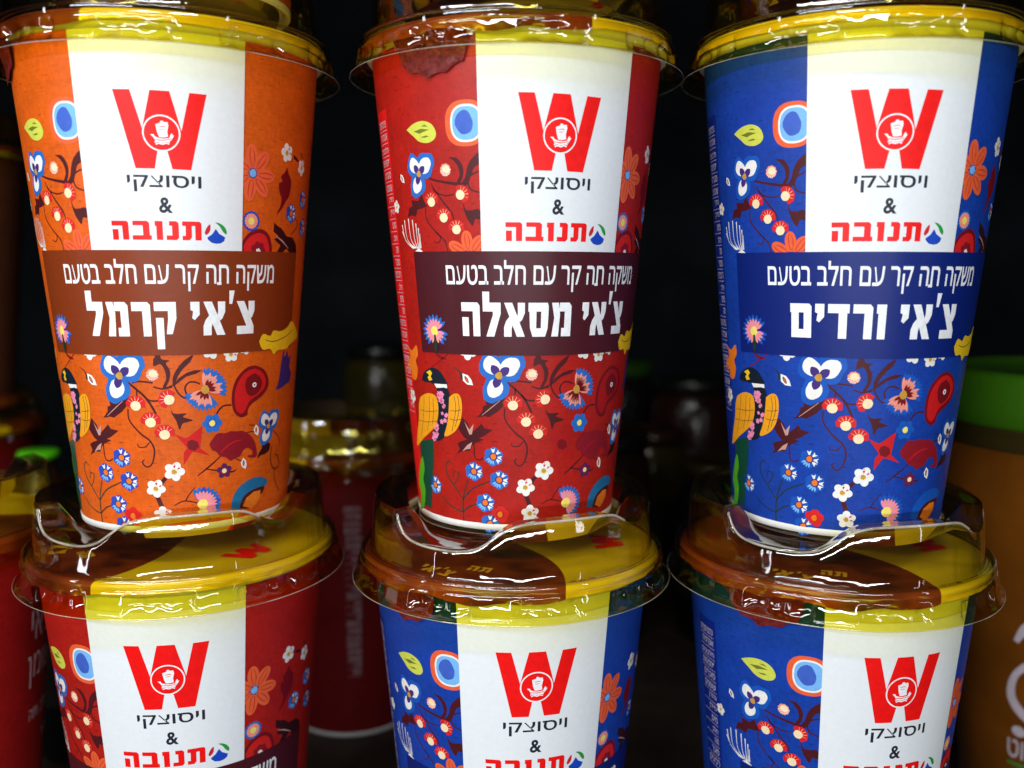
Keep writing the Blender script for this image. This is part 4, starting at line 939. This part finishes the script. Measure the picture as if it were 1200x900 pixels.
jb, body = simple_bottle(232, 372, 'orange juice bottle with a green cap, cut off by the right edge',
    [(34, .2), (36, 3), (39, 40), (44, 80), (50, 118), (54, 132), (55, 146), (54, 155), (51, 158.5)],
    [(52, 167.5), (53.5, 169), (53.5, 176), (53.5, 184), (52.8, 187), (50.5, 188.5), (46, 188.8), (45, 187.6), (2, 187.4)],
    [(51, 158.5), (52, 160), (51, 163), (52, 165), (52, 167.5)], srgb(122, 68, 14), srgb(58, 110, 14), srgb(56, 46, 18))
# white script loops and letters of the bottle print
RB0, RT0, HS0 = RB, RT, HS
_old = rad
def rad(h):
    pr = [(3, 36), (40, 39), (80, 44), (118, 50), (132, 54)]
    for (h0, r0), (h1, r1) in zip(pr, pr[1:]):
        if h <= h1: return r0+(r1-r0)*(h-h0)/(h1-h0)
    return 54
p = Print(.4)
p.add(stroke([(-44, 84), (-38, 92), (-28, 96), (-20, 92), (-22, 84), (-34, 78), (-44, 70), (-46, 60), (-38, 53), (-26, 52), (-18, 58), (-20, 68), (-30, 76)], [1.2, 2.2, 1.4, 1.6, 2.4, 2, 1.6, 2.2, 2.6, 1.8, 1.6, 2.2, 1.5]), 'faint')
p.add([ell(loc((-42, 46), 1), 0, 0, 2.6, 2.3)], 'faint')
p.add(font_tris('סחוט', (-48, 42, -24, 34), bold=.01)+font_tris('מיץ תפוז', (-48, 26, -22, 21), bold=.01)+font_tris('טבעי', (-48, 17, -30, 13)), 'faint', tri=True)
p.add([[(-48, 32), (-10, 32), (-10, 31), (-48, 31)]], 'leaf_mark')
o = link('script_lettering', p.mesh('script_lettering', 'caramel'), jb); o.rotation_euler = (0, 0, R(-8))
rad = _old
simple_bottle(-256, 490, 'small dark bottle with a bright green cap, seen left of the orange cup',
    [(16, .2), (17, 3), (17, 90), (14, 108), (8, 122), (8, 126)], [(9.5, 126), (10.5, 126.5), (10.5, 129), (9.5, 130), (1, 130)], None,
    srgb(50, 26, 14), srgb(90, 215, 20), srgb(20, 20, 20), ribs=24, name='small_bottle')
def jar(x, y, s, h, bcol, lcol, label, tilt=0):
    t = empty('storage_jar', (x*MM, y*MM, 0), label, 'jar', 'dim jars at the back of the cabinet', R(tilt))
    link('jar_body', lathe('jar_body', [(.5, .3), (s*.86, .3), (s*.92, 3), (s, h*.5), (s*1.02, h*.8), (s*.9, h*.9), (s*.78, h*.94)], [mat('jar_body', bcol, rough=.16, grain=.5, scale=22, coat=.3)], n=48), t)
    link('jar_lid', lathe('jar_lid', [(s*.84, h*.92), (s*.92, h*.925), (s*.93, h*.985), (s*.88, h), (s*.6, h*1.0), (s*.55, h*.985), (.5, h*.985)], [mat('jar_lid', lcol, rough=.2, grain=.4, scale=40, coat=.4)], n=48), t)
    link('paper_label', patch_cyl(s*1.0, h*.25, h*.62, 110), t)
    return t
def patch_cyl(r, h0, h1, half):
    A = list(range(-half, half+1, 6)); V = []
    for k in range(5):
        h = h0+(h1-h0)*k/4; V += [((r*1.03)*MM*math.sin(R(a)), -(r*1.03)*MM*math.cos(R(a)), h*MM) for a in A]
    n = len(A); F = [(k*n+i, k*n+i+1, (k+1)*n+i+1, (k+1)*n+i) for k in range(4) for i in range(n-1)]
    me = bpy.data.meshes.new('paper_label'); me.from_pydata(V, [], F); me.materials.append(MAT['jar_paper'])
    me.polygons.foreach_set('use_smooth', [True]*len(F)); me.update(); return me
MAT['jar_paper'] = mat('jar_paper', srgb(34, 30, 24), rough=.5, grain=.9, scale=60)
OL, BR, GR, BK = srgb(56, 50, 18), srgb(44, 22, 16), srgb(40, 70, 18), srgb(20, 20, 22)
jar(62, 560, 24, 128, BR, BK, 'dark brown jar standing in for a shaded cup, just right of the middle stack, out of focus')  # dark jars put into this gap in place of a cup in shade
jar(96, 640, 27, 118, OL, BR, 'olive jar with a dark lid, standing in for a shaded cup in the gap left of the right blue stack')
jar(128, 560, 25, 112, BK, OL, 'low black jar with an olive lid, standing in for a shaded cup, left of the right blue stack')
jar(90, 800, 34, 150, BK, GR, 'tall black jar with a green lid against the back wall')
jar(150, 760, 34, 140, BR, BK, 'tall brown jar against the back wall')
jar(-150, 600, 26, 132, BK, OL, 'black jar with an olive lid, right of the left stack, out of focus')
jar(-70, 620, 24, 138, BR, GR, 'brown jar with a green lid, left of the middle stack')
jar(-120, 840, 34, 160, OL, BK, 'tall olive jar against the back wall, behind the red cup')
jar(-205, 420, 22, 118, BK, OL, 'small black jar between the cut off red cup and the orange cup')

# ---------------------------------------------------------------- the cabinet
def slab(name, x0, x1, y0, y1, z0, z1, m, kind='structure'):
    V = [(x, y, z) for z in (z0, z1) for y in (y0, y1) for x in (x0, x1)]
    F = [(0, 2, 3, 1), (4, 5, 7, 6), (0, 1, 5, 4), (2, 6, 7, 3), (0, 4, 6, 2), (1, 3, 7, 5)]
    me = bpy.data.meshes.new(name); me.from_pydata(V, [], F); me.materials.append(m); me.update()
    bm = bmesh.new(); bm.from_mesh(me); bmesh.ops.bevel(bm, geom=bm.edges[:], offset=.003, segments=2, affect='EDGES'); bm.to_mesh(me); bm.free()
    return link(name, me, kind=kind)
dark = mat('cabinet_dark', srgb(26, 29, 33), rough=.95, grain=.3, scale=20, coat=0, spec=.08)
shelfm = mat('shelf_dark', srgb(74, 62, 56), rough=.8, grain=.3, scale=40, coat=0, spec=.2)
slab('shelf', -.75, .75, .17, 1.02, -.02, 0, shelfm)
slab('back_wall', -.78, .78, 1.02, 1.05, -.3, .75, dark)
slab('side_wall', -.78, -.75, .17, 1.05, -.3, .75, dark)
slab('side_wall', .75, .78, .17, 1.05, -.3, .75, dark)
slab('upper_shelf', -.75, .75, .20, 1.02, .52, .54, shelfm)
